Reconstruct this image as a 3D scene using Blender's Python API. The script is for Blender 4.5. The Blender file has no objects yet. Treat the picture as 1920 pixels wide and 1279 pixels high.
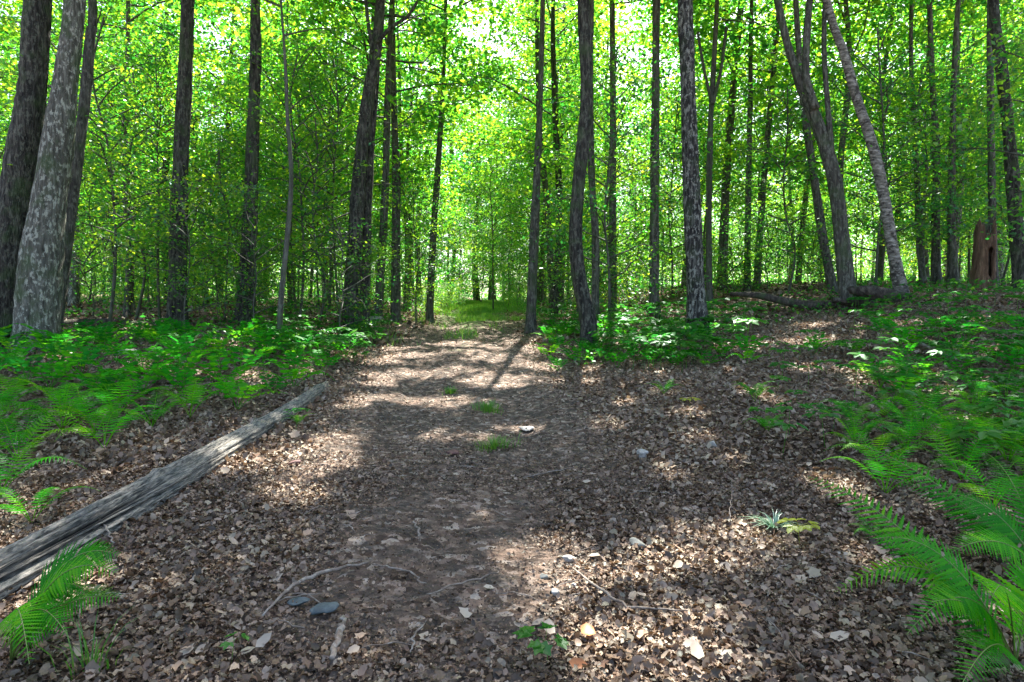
import bpy, math, random
import numpy as np
from mathutils import Vector, Matrix, Quaternion

R = math.radians
rs = np.random.RandomState(11)
rnd = random.Random(5)
scene = bpy.context.scene
C = scene.collection

# ------------------------------------------------------------------ camera
CAM_H = 1.4
PITCH = math.atan(50 / 1173.3)            # a little below level
cam_d = bpy.data.cameras.new('camera')
cam_d.lens = 22.0; cam_d.sensor_width = 36.0
cam_d.clip_start = 0.05; cam_d.clip_end = 2000
cam = bpy.data.objects.new('camera', cam_d); C.objects.link(cam)
cam.location = (0, 0, CAM_H)
cam.rotation_euler = (math.pi / 2 - PITCH, 0, 0)
scene.camera = cam

# ------------------------------------------------------------------ sky and sun
SUN_EL, SUN_AZ = R(54), R(9)              # azimuth from +Y towards +X
SD = np.array([math.sin(SUN_AZ) * math.cos(SUN_EL), math.cos(SUN_AZ) * math.cos(SUN_EL), math.sin(SUN_EL)])
world = bpy.data.worlds.new('World'); scene.world = world; world.use_nodes = True
nt = world.node_tree
bg = nt.nodes['Background']
sky = nt.nodes.new('ShaderNodeTexSky'); sky.sky_type = 'NISHITA'; sky.sun_disc = False
sky.sun_elevation = SUN_EL; sky.sun_rotation = SUN_AZ
sky.air_density = 0.9; sky.dust_density = 3.0; sky.ozone_density = 0.6
nt.links.new(sky.outputs[0], bg.inputs[0]); bg.inputs[1].default_value = 0.105
sun_d = bpy.data.lights.new('sun', 'SUN'); sun_d.energy = 5.0; sun_d.angle = R(0.55); sun_d.color = (1.0, 0.95, 0.88)
sun = bpy.data.objects.new('sun', sun_d); C.objects.link(sun)
sun.location = (0, 0, 60)
sun.rotation_euler = Vector(SD).to_track_quat('Z', 'Y').to_euler()
scene.view_settings.view_transform = 'Standard'; scene.view_settings.look = 'None'
scene.view_settings.exposure = 2.55; scene.view_settings.gamma = 1.0
scene.view_settings.use_curve_mapping = False
cy = scene.cycles
cy.max_bounces = 7; cy.diffuse_bounces = 4; cy.glossy_bounces = 2; cy.transmission_bounces = 5; cy.transparent_max_bounces = 4
cy.caustics_reflective = False; cy.caustics_refractive = False
cy.sample_clamp_indirect = 4.0
cy.use_denoising = True
try: cy.denoiser = 'OPENIMAGEDENOISE'
except Exception: pass

# ------------------------------------------------------------------ ground shape
PZ_Y = [-60, 0, 4, 7, 10.7, 16, 22, 42, 80, 150, 400]
PZ_Z = [-.3, 0, 0, .10, .40, .86, 1.15, 1.9, 3.3, 4.6, 6.0]
def sm(t):
    t = np.clip(t, 0, 1); return t * t * (3 - 2 * t)
def pz(y):
    a = np.interp(np.asarray(y, float) - .9, PZ_Y, PZ_Z); b = np.interp(y, PZ_Y, PZ_Z); c = np.interp(np.asarray(y, float) + .9, PZ_Y, PZ_Z)
    return (a + b + c) / 3
def path_x(y): return np.interp(y, [0, 4, 10, 16, 42, 80, 150, 400], [-.15, -.3, -.85, -1.2, -1.9, -2.6, -4, -4])
def path_w(y): return np.interp(y, [0, 8, 16, 60], [1.9, 1.7, 1.6, 1.5])
def ground(x, y):
    x = np.asarray(x, float); y = np.asarray(y, float)
    dx = x - path_x(y); hw = path_w(y)
    z = pz(y)
    near = sm((y - 3) / 8)
    z = z + .42 * sm((-dx - hw) / 3.5) * near + .10 * sm((-dx - 6) / 8) * near
    z = z + (.40 * sm((dx - hw + .3) / 3.6) + .85 * sm((dx - 4.5) / 6.5)) * sm((y - 1.5) / 8)
    z = z + .03 * np.sin(x * 1.3 + y * .7) + .035 * np.sin(x * .55 - y * .9 + 1) + .015 * np.sin(x * 3.1 + 2 * np.sin(y * 1.9)) * np.cos(y * 2.3)
    # two shallow wheel tracks
    for o in (-.72, .72):
        z = z - .05 * np.exp(-((dx - o) / .28) ** 2) * sm((y - 4) / 3)
    return z
def g1(x, y): return float(ground(x, y))
def world_at(px, py, depth):
    """point of the place seen at a pixel of the 1920x1279 photograph, at a depth along +Y"""
    a = (px - 960) / 1173.3; b = -(py - 639.5) / 1173.3
    d = Vector((a, math.cos(PITCH) + b * math.sin(PITCH), -math.sin(PITCH) + b * math.cos(PITCH)))
    return Vector((0, 0, CAM_H)) + d * (depth / d.y)
OG_Y = np.cumsum(np.concatenate([[1.2], np.full(260, .02), np.linspace(.02, .25, 420)]))
def on_ground(px, py, far=60):
    p = world_at(px, py, 1.0); d = p - Vector((0, 0, CAM_H))
    x = d.x * OG_Y; z = CAM_H + d.z * OG_Y; g = ground(x, OG_Y); h = np.nonzero(z <= g)[0]
    i = h[0] if len(h) else len(OG_Y) - 1
    return Vector((float(x[i]), float(OG_Y[i]), float(g[i])))
def project(x, y, z):
    z = z - CAM_H
    f = y * math.cos(PITCH) - z * math.sin(PITCH); u = y * math.sin(PITCH) + z * math.cos(PITCH)
    f = np.maximum(f, .05)
    return 960 + 1173.3 * x / f, 639.5 - 1173.3 * u / f

# where the sun reaches the ground through gaps in the canopy: px, py, rx, ry, tilt(deg)
GAPS = [(1330, 1030, 135, 42, -8), (1450, 1010, 60, 28, 10), (1230, 1060, 60, 30, 0), (1035, 1085, 85, 62, 25), (1120, 1075, 45, 25, 20), (1000, 1120, 45, 45, 0),
        (740, 1232, 58, 26, -10), (1160, 1225, 95, 40, 15), (1270, 1170, 60, 26, 0), (1250, 1265, 160, 30, 0),
        (455, 872, 55, 17, -8), (600, 868, 60, 14, 0), (545, 925, 60, 20, 10), (600, 845, 40, 14, 0),
        (705, 735, 42, 16, 0), (715, 705, 28, 7, 0), (820, 752, 70, 7, 0), (985, 805, 40, 6, 0), (930, 715, 75, 13, -6), (850, 690, 60, 6, 0), (790, 700, 60, 6, 0),
        (755, 660, 60, 9, 0), (720, 680, 30, 6, 0), (830, 640, 80, 7, 5), (950, 665, 60, 8, -10), (985, 690, 45, 12, 0), (900, 622, 110, 7, 0), (860, 609, 90, 5, 0), (800, 622, 50, 6, 0),
        (985, 640, 30, 12, 0), (900, 656, 40, 5, 0), (930, 592, 60, 4, 0), (860, 590, 40, 3, 0), (905, 575, 40, 4, 0),
        (620, 625, 80, 14, 0), (700, 618, 50, 12, 0), (570, 655, 70, 10, 0), (640, 665, 30, 10, 0), (220, 590, 90, 6, 0), (420, 640, 60, 5, 0), (300, 700, 50, 7, 0), (80, 720, 50, 9, 0), (480, 700, 40, 6, 0),
        (1390, 868, 52, 11, 0), (1575, 920, 52, 15, 25), (1640, 955, 20, 8, 0), (1480, 640, 70, 7, 0), (1560, 610, 60, 6, 0), (1330, 645, 40, 8, 0), (1150, 640, 40, 7, 0), (1230, 690, 28, 10, 0),
        (1730, 600, 50, 6, 0), (1800, 740, 45, 9, 10), (1850, 790, 40, 9, 0), (1650, 700, 40, 6, 10), (1620, 575, 30, 5, 0), (1160, 745, 40, 14, 0), (1300, 780, 30, 6, 0),
        (30, 1155, 26, 10, 0), (110, 1110, 60, 20, -30), (1600, 1060, 80, 25, 30), (1800, 960, 60, 10, 0), (1880, 1150, 40, 22, 0), (1000, 585, 40, 5, 0), (660, 760, 18, 5, 0), (1070, 700, 30, 8, 0)]
for _ in range(70): GAPS.append((rnd.uniform(0, 1900), 690 + 570 * rnd.random() ** 1.2, rnd.uniform(9, 26), rnd.uniform(4, 9), rnd.uniform(-20, 20)))
for _ in range(60): GAPS.append((rnd.choice((rnd.uniform(0, 720), rnd.uniform(1020, 1900))), rnd.uniform(600, 720), rnd.uniform(14, 40), rnd.uniform(2, 6), 0))
GAPS = [g for g in GAPS if not (650 < g[0] < 900 and 880 < g[1] < 1180)]
GA = np.array(GAPS, float)
def sunlit(x, y):
    lit = np.zeros(len(x), bool); k = (y > 1) & (y < 15.5) & (np.abs(x) < 16)
    if k.any(): lit[k] = sunlit_(x[k], y[k])
    return lit
def sunlit_(x, y):
    z = ground(x, y); u, v = project(x, y, z)
    wob = 1.15 + .33 * np.sin(x * 5.1 + 3 * np.sin(y * 2.7)) * np.cos(y * 4.3 + x) + .22 * np.sin(x * 13 + y * 9)
    m = np.zeros(len(x), bool)
    for cx, cyy, rx, ry, t in GA:
        c, s = math.cos(R(t)), math.sin(R(t))
        a = (u - cx) * c + (v - cyy) * s; b = -(u - cx) * s + (v - cyy) * c
        m |= ((a / rx) ** 2 + (b / ry) ** 2) < wob
    return m & ((y < 8) | (np.sin(y * 3.3 + x * .8 + 1.2 * np.sin(x * 1.7)) > -.35))
def open_gap(x, y, r=.14):
    m = sunlit(x, y)
    for a, b in ((r, 0), (-r, 0), (0, r), (0, -r)): m |= sunlit(x + a, y + b)
    return m
def sun_hit(P):
    """ground point under each leaf along the sun's rays"""
    t = (P[:, 2] - .8) / SD[2]
    x = P[:, 0] - SD[0] * t; y = P[:, 1] - SD[1] * t
    for _ in range(3):
        t = (P[:, 2] - ground(x, y)) / SD[2]; x = P[:, 0] - SD[0] * t; y = P[:, 1] - SD[1] * t
    return x, y

# ------------------------------------------------------------------ materials
def mat(name):
    m = bpy.data.materials.new(name); m.use_nodes = True
    n = m.node_tree.nodes; l = m.node_tree.links
    return m, n, l, n['Principled BSDF'], n['Material Output']
def ramp(n, stops, interp='LINEAR'):
    r = n.new('ShaderNodeValToRGB'); e = r.color_ramp; e.interpolation = interp
    while len(e.elements) < len(stops): e.elements.new(.5)
    for el, (p, c) in zip(e.elements, stops): el.position = p; el.color = (*c, 1)
    return r
def leaf_mat(name, cols, trans_cols, gloss=.05, mixf=.5, rough=.4):
    m, n, l, p, out = mat(name); n.remove(p)
    at = n.new('ShaderNodeAttribute'); at.attribute_name = 'rnd'
    oi = n.new('ShaderNodeObjectInfo')
    ad = n.new('ShaderNodeMath'); ad.operation = 'MULTIPLY_ADD'; ad.inputs[1].default_value = .3
    l.new(oi.outputs['Random'], ad.inputs[0]); l.new(at.outputs['Fac'], ad.inputs[2])
    md = n.new('ShaderNodeMath'); md.operation = 'MULTIPLY'; md.inputs[1].default_value = 1 / 1.3; l.new(ad.outputs[0], md.inputs[0])
    k = len(cols) - 1
    r1 = ramp(n, [(i / k, c) for i, c in enumerate(cols)]); r2 = ramp(n, [(i / k, c) for i, c in enumerate(trans_cols)])
    l.new(md.outputs[0], r1.inputs[0]); l.new(md.outputs[0], r2.inputs[0])
    d = n.new('ShaderNodeBsdfDiffuse'); t = n.new('ShaderNodeBsdfTranslucent'); g = n.new('ShaderNodeBsdfGlossy')
    g.inputs['Roughness'].default_value = rough; g.inputs['Color'].default_value = (.8, .9, .85, 1)
    l.new(r1.outputs[0], d.inputs[0]); l.new(r2.outputs[0], t.inputs[0])
    mx = n.new('ShaderNodeMixShader'); mx.inputs[0].default_value = mixf
    l.new(d.outputs[0], mx.inputs[1]); l.new(t.outputs[0], mx.inputs[2])
    mg = n.new('ShaderNodeMixShader'); mg.inputs[0].default_value = gloss
    l.new(mx.outputs[0], mg.inputs[1]); l.new(g.outputs[0], mg.inputs[2]); l.new(mg.outputs[0], out.inputs[0])
    return m
M_CROWN = leaf_mat('tree_leaf', [(.010, .055, .018), (.02, .09, .014), (.05, .14, .014), (.10, .20, .02)],
                   [(.02, .22, .03), (.08, .40, .025), (.26, .58, .022), (.55, .76, .03)], .04, .6)
M_UNDER = leaf_mat('understorey_leaf', [(.018, .08, .018), (.03, .12, .02), (.06, .16, .02), (.11, .21, .03)],
                   [(.02, .22, .035), (.07, .38, .025), (.24, .56, .02), (.64, .78, .03)], .05, .58)
M_FERN = leaf_mat('fern_leaf', [(.008, .11, .003), (.018, .19, .002), (.05, .28, .002), (.16, .38, .004)],
                  [(.015, .22, .03), (.04, .42, .02), (.12, .60, .015), (.42, .78, .02)], .012, .45)
M_FERNSTEM = leaf_mat('fern_stem', [(.10, .16, .03), (.14, .2, .04)], [(.1, .2, .03), (.1, .2, .03)], .05, .1)
M_HERB = leaf_mat('herb_leaf', [(.015, .09, .012), (.028, .13, .014), (.05, .17, .014), (.09, .23, .016)],
                  [(.03, .28, .035), (.06, .38, .035), (.14, .48, .035), (.32, .6, .04)], .03, .42)
M_HERBY = leaf_mat('yellow_leaf', [(.25, .3, .02), (.35, .38, .03)], [(.5, .55, .03), (.6, .6, .05)], .05, .4)
M_SEDGE = leaf_mat('sedge_blade', [(.06, .16, .07), (.12, .24, .13), (.22, .34, .24)], [(.1, .3, .1), (.2, .4, .2), (.3, .5, .3)], .12, .3)
M_GRASS = leaf_mat('grass_blade', [(.03, .13, .012), (.06, .2, .02), (.12, .25, .03)], [(.1, .35, .03), (.2, .45, .04), (.35, .55, .05)], .04, .4)
LC = [(.035, .023, .016), (.085, .052, .032), (.18, .118, .076), (.05, .034, .024), (.29, .205, .14), (.15, .085, .055), (.40, .30, .215), (.21, .175, .115), (.56, .45, .34), (.70, .61, .50)]
M_LITTER = leaf_mat('dead_leaf', LC, [(c[0] * .8, c[1] * .7, c[2] * .5) for c in LC], .03, .15, .5)
PALE = [(.28, .22, .16), (.36, .30, .23), (.33, .23, .16), (.42, .38, .30)]
M_PALE = leaf_mat('pale_dead_leaf', PALE, PALE, .03, .12, .5)
M_RUST = leaf_mat('rust_dead_leaf', [(.35, .13, .05), (.42, .17, .06)], [(.4, .15, .05), (.4, .15, .05)], .03, .2)

def bark_mat(name, dark, mid, light, patch, patch_amt=.5, streak=1.0, horiz=False, bump=.6, moss=0.0):
    if name in ('dark_bark', 'maple_bark', 'mottled_bark', 'young_bark'): dark, mid, light, patch = [tuple(v * q for v, q in zip(c, (.56, .60, .57))) for c in (dark, mid, light, patch)]
    m, n, l, p, out = mat(name)
    tc = n.new('ShaderNodeTexCoord'); oi = n.new('ShaderNodeObjectInfo')
    add = n.new('ShaderNodeVectorMath'); add.operation = 'ADD'
    sc = n.new('ShaderNodeVectorMath'); sc.operation = 'SCALE'; sc.inputs[3].default_value = 37.0
    cmb = n.new('ShaderNodeCombineXYZ')
    for i in range(3): l.new(oi.outputs['Random'], cmb.inputs[i])
    l.new(cmb.outputs[0], sc.inputs[0]); l.new(tc.outputs['Object'], add.inputs[0]); l.new(sc.outputs[0], add.inputs[1])
    def mp(s):
        a = n.new('ShaderNodeMapping'); a.inputs['Scale'].default_value = s; l.new(add.outputs[0], a.inputs[0]); return a
    m1 = mp((14, 14, 2.2) if not horiz else (5, 5, 15)); n1 = n.new('ShaderNodeTexNoise'); n1.inputs['Scale'].default_value = streak; n1.inputs['Detail'].default_value = 6; n1.inputs['Roughness'].default_value = .65
    l.new(m1.outputs[0], n1.inputs[0])
    r1 = ramp(n, [(.30, dark), (.5, mid), (.72, light)]); l.new(n1.outputs[0], r1.inputs[0])
    m2 = mp((9, 9, 4.5) if not horiz else (4, 4, 5)); n2 = n.new('ShaderNodeTexNoise'); n2.inputs['Scale'].default_value = 1.8; n2.inputs['Detail'].default_value = 8; n2.inputs['Roughness'].default_value = .7
    l.new(m2.outputs[0], n2.inputs[0])
    r2 = ramp(n, [(.52, (0, 0, 0)), (.58, (1, 1, 1))]); l.new(n2.outputs[0], r2.inputs[0])
    mul = n.new('ShaderNodeMath'); mul.operation = 'MULTIPLY'; mul.inputs[1].default_value = patch_amt; l.new(r2.outputs[0], mul.inputs[0])
    mx = n.new('ShaderNodeMixRGB'); l.new(mul.outputs[0], mx.inputs[0]); l.new(r1.outputs[0], mx.inputs[1]); mx.inputs[2].default_value = (*patch, 1)
    col = mx.outputs[0]
    if moss:
        n3 = n.new('ShaderNodeTexNoise'); n3.inputs['Scale'].default_value = 3; n3.inputs['Detail'].default_value = 5; l.new(add.outputs[0], n3.inputs[0])
        r3 = ramp(n, [(.5, (0, 0, 0)), (.65, (moss, moss, moss))]); l.new(n3.outputs[0], r3.inputs[0])
        mx2 = n.new('ShaderNodeMixRGB'); l.new(r3.outputs[0], mx2.inputs[0]); l.new(col, mx2.inputs[1]); mx2.inputs[2].default_value = (.05, .085, .03, 1); col = mx2.outputs[0]
    l.new(col, p.inputs['Base Color']); p.inputs['Roughness'].default_value = .9
    p.inputs['Specular IOR Level'].default_value = .2
    v = n.new('ShaderNodeTexVoronoi'); v.feature = 'DISTANCE_TO_EDGE'; v.inputs['Scale'].default_value = 1.0
    m3 = mp((26, 26, 7) if not horiz else (4, 4, 26)); l.new(m3.outputs[0], v.inputs[0])
    ad = n.new('ShaderNodeMath'); ad.operation = 'ADD'; l.new(n1.outputs[0], ad.inputs[0]); l.new(v.outputs[0], ad.inputs[1])
    b = n.new('ShaderNodeBump'); b.inputs['Strength'].default_value = bump; b.inputs['Distance'].default_value = .03
    l.new(ad.outputs[0], b.inputs['Height']); l.new(b.outputs[0], p.inputs['Normal'])
    return m
B_DARK = bark_mat('dark_bark', (.010, .009, .008), (.055, .05, .043), (.20, .18, .15), (.28, .28, .22), .45, streak=1.3, moss=.5, bump=1.0)
B_GREY = bark_mat('grey_bark', (.025, .024, .018), (.085, .085, .068), (.19, .19, .155), (.40, .42, .34), .7, streak=1.7, moss=.6, bump=1.0)
B_MAPLE = bark_mat('maple_bark', (.022, .019, .016), (.11, .10, .085), (.27, .25, .21), (.33, .33, .27), .55, streak=1.3, moss=.5, bump=.9)
B_SPECK = bark_mat('mottled_bark', (.012, .010, .010), (.045, .04, .038), (.26, .245, .22), (.55, .52, .46), .65, streak=1.5, moss=.3, bump=1.0)
B_BIRCH = bark_mat('birch_bark', (.02, .018, .015), (.16, .15, .125), (.44, .42, .37), (.03, .026, .022), .85, streak=1.4, horiz=True, bump=.5)
B_YOUNG = bark_mat('young_bark', (.06, .055, .045), (.12, .115, .095), (.19, .18, .15), (.25, .26, .21), .5, bump=.3, moss=.5)
B_SNAG = bark_mat('bare_wood', (.05, .028, .018), (.13, .08, .05), (.27, .18, .115), (.08, .055, .035), .5, bump=.7)
B_ROT = bark_mat('rotten_bark', (.02, .016, .013), (.05, .04, .032), (.11, .09, .07), (.16, .14, .11), .4, moss=.8)
B_TWIG = bark_mat('twig_bark', (.08, .06, .045), (.18, .145, .115), (.30, .26, .215), (.36, .33, .28), .5, bump=.3)

def stone_mat(name, a, b, c):
    m, n, l, p, out = mat(name)
    t = n.new('ShaderNodeTexCoord'); x = n.new('ShaderNodeTexNoise'); x.inputs['Scale'].default_value = 14; x.inputs['Detail'].default_value = 8; x.inputs['Roughness'].default_value = .7
    l.new(t.outputs['Object'], x.inputs[0]); r = ramp(n, [(.3, a), (.5, b), (.7, c)]); l.new(x.outputs[0], r.inputs[0]); l.new(r.outputs[0], p.inputs['Base Color'])
    p.inputs['Roughness'].default_value = .8
    bb = n.new('ShaderNodeBump'); bb.inputs['Strength'].default_value = .5; bb.inputs['Distance'].default_value = .01; l.new(x.outputs[0], bb.inputs['Height']); l.new(bb.outputs[0], p.inputs['Normal'])
    return m
S_GREY = stone_mat('grey_stone', (.06, .062, .052), (.14, .145, .125), (.24, .24, .21))
S_BLUE = stone_mat('blue_grey_slate', (.03, .038, .038), (.06, .08, .083), (.11, .13, .13))
S_WHITE = stone_mat('pale_stone', (.13, .12, .10), (.32, .30, .26), (.50, .47, .42))
S_RED = stone_mat('reddish_stone', (.07, .03, .025), (.12, .055, .045), (.17, .09, .07))

# weathered log
def log_material():
    m, n, l, p, out = mat('weathered_wood')
    a0 = n.new('ShaderNodeAttribute'); a0.attribute_name = 'grain'
    mp = n.new('ShaderNodeMapping'); mp.inputs['Scale'].default_value = (4.5, 38, 38); l.new(a0.outputs['Vector'], mp.inputs[0])
    x = n.new('ShaderNodeTexNoise'); x.inputs['Scale'].default_value = 3.2; x.inputs['Detail'].default_value = 8; x.inputs['Roughness'].default_value = .62; l.new(mp.outputs[0], x.inputs[0])
    r = ramp(n, [(.34, (.03, .03, .028)), (.43, (.11, .11, .10)), (.51, (.22, .215, .19)), (.60, (.36, .34, .30)), (.72, (.48, .45, .40))]); l.new(x.outputs[0], r.inputs[0])
    mp2 = n.new('ShaderNodeMapping'); mp2.inputs['Scale'].default_value = (2.4, 9, 9); l.new(a0.outputs['Vector'], mp2.inputs[0])
    y = n.new('ShaderNodeTexNoise'); y.inputs['Scale'].default_value = 2.4; y.inputs['Detail'].default_value = 6; l.new(mp2.outputs[0], y.inputs[0])
    r2 = ramp(n, [(.35, (.34, .37, .38)), (.5, (.85, .82, .78)), (.72, (1.15, 1.05, .92))]); l.new(y.outputs[0], r2.inputs[0])
    mx = n.new('ShaderNodeMixRGB'); mx.blend_type = 'MULTIPLY'; mx.inputs[0].default_value = 1; l.new(r.outputs[0], mx.inputs[1]); l.new(r2.outputs[0], mx.inputs[2])
    rt = n.new('ShaderNodeAttribute'); rt.attribute_name = 'rot'; mr = n.new('ShaderNodeMixRGB'); l.new(rt.outputs['Fac'], mr.inputs[0]); l.new(mx.outputs[0], mr.inputs[1]); mr.inputs[2].default_value = (.018, .013, .01, 1)  # 'rot' mixes in dark rotten wood, and paints shade into the cracks
    l.new(mr.outputs[0], p.inputs['Base Color']); p.inputs['Roughness'].default_value = .85
    b = n.new('ShaderNodeBump'); b.inputs['Strength'].default_value = .9; b.inputs['Distance'].default_value = .02; l.new(x.outputs[0], b.inputs['Height']); l.new(b.outputs[0], p.inputs['Normal'])
    return m
M_LOG = log_material()

def ground_material():
    m, n, l, p, out = mat('forest_floor')
    t = n.new('ShaderNodeTexCoord')
    def noise(s, d=6, r=.6):
        x = n.new('ShaderNodeTexNoise'); x.inputs['Scale'].default_value = s; x.inputs['Detail'].default_value = d; x.inputs['Roughness'].default_value = r; l.new(t.outputs['Object'], x.inputs[0]); return x
    v = n.new('ShaderNodeTexVoronoi'); v.inputs['Scale'].default_value = 22; v.inputs['Randomness'].default_value = 1
    w = noise(9, 3); mxv = n.new('ShaderNodeMixRGB'); mxv.inputs[0].default_value = .06; l.new(t.outputs['Object'], mxv.inputs[1]); l.new(w.outputs[1], mxv.inputs[2]); l.new(mxv.outputs[0], v.inputs[0])
    sep = n.new('ShaderNodeSeparateColor'); l.new(v.outputs['Color'], sep.inputs[0])
    rl = ramp(n, [(0, (.05, .034, .025)), (.25, (.11, .073, .052)), (.5, (.17, .118, .086)), (.72, (.24, .17, .125)), (.88, (.34, .26, .20)), (1, (.42, .35, .28))]); l.new(sep.outputs[0], rl.inputs[0])
    soil = noise(30, 8, .75); rsoil = ramp(n, [(.3, (.028, .023, .018)), (.5, (.068, .056, .045)), (.7, (.15, .125, .10))]); l.new(soil.outputs[0], rsoil.inputs[0])
    at = n.new('ShaderNodeAttribute'); at.attribute_name = 'litter'
    fn = noise(6, 5); ad = n.new('ShaderNodeMath'); ad.operation = 'ADD'; l.new(at.outputs['Fac'], ad.inputs[0]); l.new(fn.outputs[0], ad.inputs[1])
    rr = ramp(n, [(.75, (0, 0, 0)), (1.0, (1, 1, 1))]); l.new(ad.outputs[0], rr.inputs[0])
    mx = n.new('ShaderNodeMixRGB'); l.new(rr.outputs[0], mx.inputs[0]); l.new(rsoil.outputs[0], mx.inputs[1]); l.new(rl.outputs[0], mx.inputs[2])
    ag = n.new('ShaderNodeAttribute'); ag.attribute_name = 'green'
    gn = noise(5, 7, .7); ag2 = n.new('ShaderNodeMath'); ag2.operation = 'ADD'; l.new(ag.outputs['Fac'], ag2.inputs[0]); l.new(gn.outputs[0], ag2.inputs[1])
    rg = ramp(n, [(.82, (0, 0, 0)), (1.0, (.85, .85, .85))]); l.new(ag2.outputs[0], rg.inputs[0])
    gc = noise(40, 6, .8); rgc = ramp(n, [(.3, (.02, .05, .012)), (.5, (.05, .11, .02)), (.7, (.12, .19, .04))]); l.new(gc.outputs[0], rgc.inputs[0])
    mx2 = n.new('ShaderNodeMixRGB'); l.new(rg.outputs[0], mx2.inputs[0]); l.new(mx.outputs[0], mx2.inputs[1]); l.new(rgc.outputs[0], mx2.inputs[2])
    l.new(mx2.outputs[0], p.inputs['Base Color']); p.inputs['Roughness'].default_value = .95; p.inputs['Specular IOR Level'].default_value = .15
    ad2 = n.new('ShaderNodeMath'); ad2.operation = 'ADD'; l.new(v.outputs['Distance'], ad2.inputs[0]); l.new(soil.outputs[0], ad2.inputs[1])
    b = n.new('ShaderNodeBump'); b.inputs['Strength'].default_value = .8; b.inputs['Distance'].default_value = .03; l.new(ad2.outputs[0], b.inputs['Height']); l.new(b.outputs[0], p.inputs['Normal'])
    return m
M_GROUND = ground_material()

# ------------------------------------------------------------------ helpers
def mesh_np(name, V, F, material, attrs=None, smooth=False):
    """F: list of (n,k) index arrays"""
    me = bpy.data.meshes.new(name)
    V = np.asarray(V, np.float32); F = [np.asarray(f, np.int32) for f in F if len(f)]
    nl = sum(f.size for f in F); npoly = sum(len(f) for f in F)
    me.vertices.add(len(V)); me.vertices.foreach_set('co', V.ravel())
    me.loops.add(nl); me.polygons.add(npoly)
    me.loops.foreach_set('vertex_index', np.concatenate([f.ravel() for f in F]))
    tot = np.concatenate([np.full(len(f), f.shape[1], np.int32) for f in F])
    me.polygons.foreach_set('loop_start', (np.cumsum(tot) - tot).astype(np.int32))
    me.polygons.foreach_set('loop_total', tot)
    if smooth: me.polygons.foreach_set('use_smooth', np.ones(npoly, bool))
    for k, a in (attrs or {}).items():
        a = np.asarray(a, np.float32)
        if a.ndim == 2: me.attributes.new(k, 'FLOAT_VECTOR', 'POINT').data.foreach_set('vector', a.ravel())
        else: me.attributes.new(k, 'FLOAT', 'POINT').data.foreach_set('value', a)
    me.update(calc_edges=True)
    me.materials.append(material)
    return me
def link(name, data, parent=None, loc=(0, 0, 0), rot=(0, 0, 0), scale=(1, 1, 1), label=None):
    o = bpy.data.objects.new(name, data); C.objects.link(o)
    if parent is not None: o.parent = parent
    o.location = loc; o.rotation_euler = rot; o.scale = scale
    if label: o['label'] = label
    return o
def tag(o, label=None, cat=None, group=None, kind=None):
    if label: o['label'] = label
    if cat: o['category'] = cat
    if group: o['group'] = group
    if kind: o['kind'] = kind
    return o
def thing(name, loc, label, cat, group=None, rz=0.0, s=1.0):
    return tag(link(name, None, None, loc, (0, 0, rz), (s, s, s)), label, cat, group)
def copy_tree(o, parent=None):
    c = o.copy(); C.objects.link(c); c.parent = parent
    for ch in KIDS.get(o, ()): copy_tree(ch, c)
    return c
KIDS = {}

# leaf shapes (x along the leaf), folded / lobed
T_DIA = (np.array([(0, 0, 0), (.42, .33, .07), (1, 0, -.06), (.42, -.33, .07)]), [(0, 1, 2), (0, 2, 3)])
T_OVAL = (np.array([(0, 0, 0), (.3, .27, .05), (.72, .22, .03), (1, 0, -.10), (.72, -.22, .03), (.3, -.27, .05), (.5, 0, -.02)]),
          [(0, 1, 6), (1, 2, 6), (2, 3, 6), (3, 4, 6), (4, 5, 6), (5, 0, 6)])
T_MAPLE = (np.array([(0, 0, 0), (.10, .36, .07), (.34, .29, .02), (.60, .44, .12), (.68, .22, .03), (1, .03, -.06), (.66, -.24, .02), (.55, -.43, .06), (.36, -.28, .02), (.06, -.33, .10), (.36, 0, -.03)]),
           [(0, 1, 10), (1, 2, 10), (2, 3, 10), (3, 4, 10), (4, 5, 10), (5, 6, 10), (6, 7, 10), (7, 8, 10), (8, 9, 10), (9, 0, 10)])
T_CURL = (np.array([(0, 0, .12), (.25, .30, .20), (.7, .26, .28), (1, 0, .22), (.75, -.24, .10), (.3, -.28, -.02), (.5, .02, .0)]),
          [(0, 1, 6), (1, 2, 6), (2, 3, 6), (3, 4, 6), (4, 5, 6), (5, 0, 6)])
T_CRUMP = (np.array([(0, 0, .25), (.10, .30, .05), (.38, .28, .26), (.62, .38, .10), (.76, .20, .26), (1, .05, .0), (.72, -.24, .20), (.50, -.38, -.02), (.28, -.28, .20), (.05, -.26, .28), (.4, 0, .02)]), T_MAPLE[1])
T_SCRAP = (np.array([(0, 0, 0), (.5, .35, .16), (1, .05, .12), (.5, -.3, -.04)]), [(0, 1, 2), (0, 2, 3)])
def leaves_geo(P, N, S, tpl, rs_=rs, X=None, jitter=.25):
    T, F = tpl; n = len(P)
    N = N / np.linalg.norm(N, axis=1, keepdims=True)
    if X is None: X = rs_.normal(size=(n, 3))
    A = X - (X * N).sum(1, keepdims=True) * N; A /= np.linalg.norm(A, axis=1, keepdims=True) + 1e-9
    B = np.cross(N, A)
    S = np.asarray(S).reshape(-1, 1, 1)
    TT = T[None] * (1 + jitter * (rs_.rand(n, 1, 3) - .5) * np.array([1, 1.4, 2.0]))
    V = P[:, None] + S * (TT[:, :, 0:1] * A[:, None] + TT[:, :, 1:2] * B[:, None] + TT[:, :, 2:3] * N[:, None])
    Fi = (np.arange(n)[:, None, None] * len(T) + np.array(F)[None]).reshape(-1, len(F[0]))
    return V.reshape(-1, 3), Fi
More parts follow.
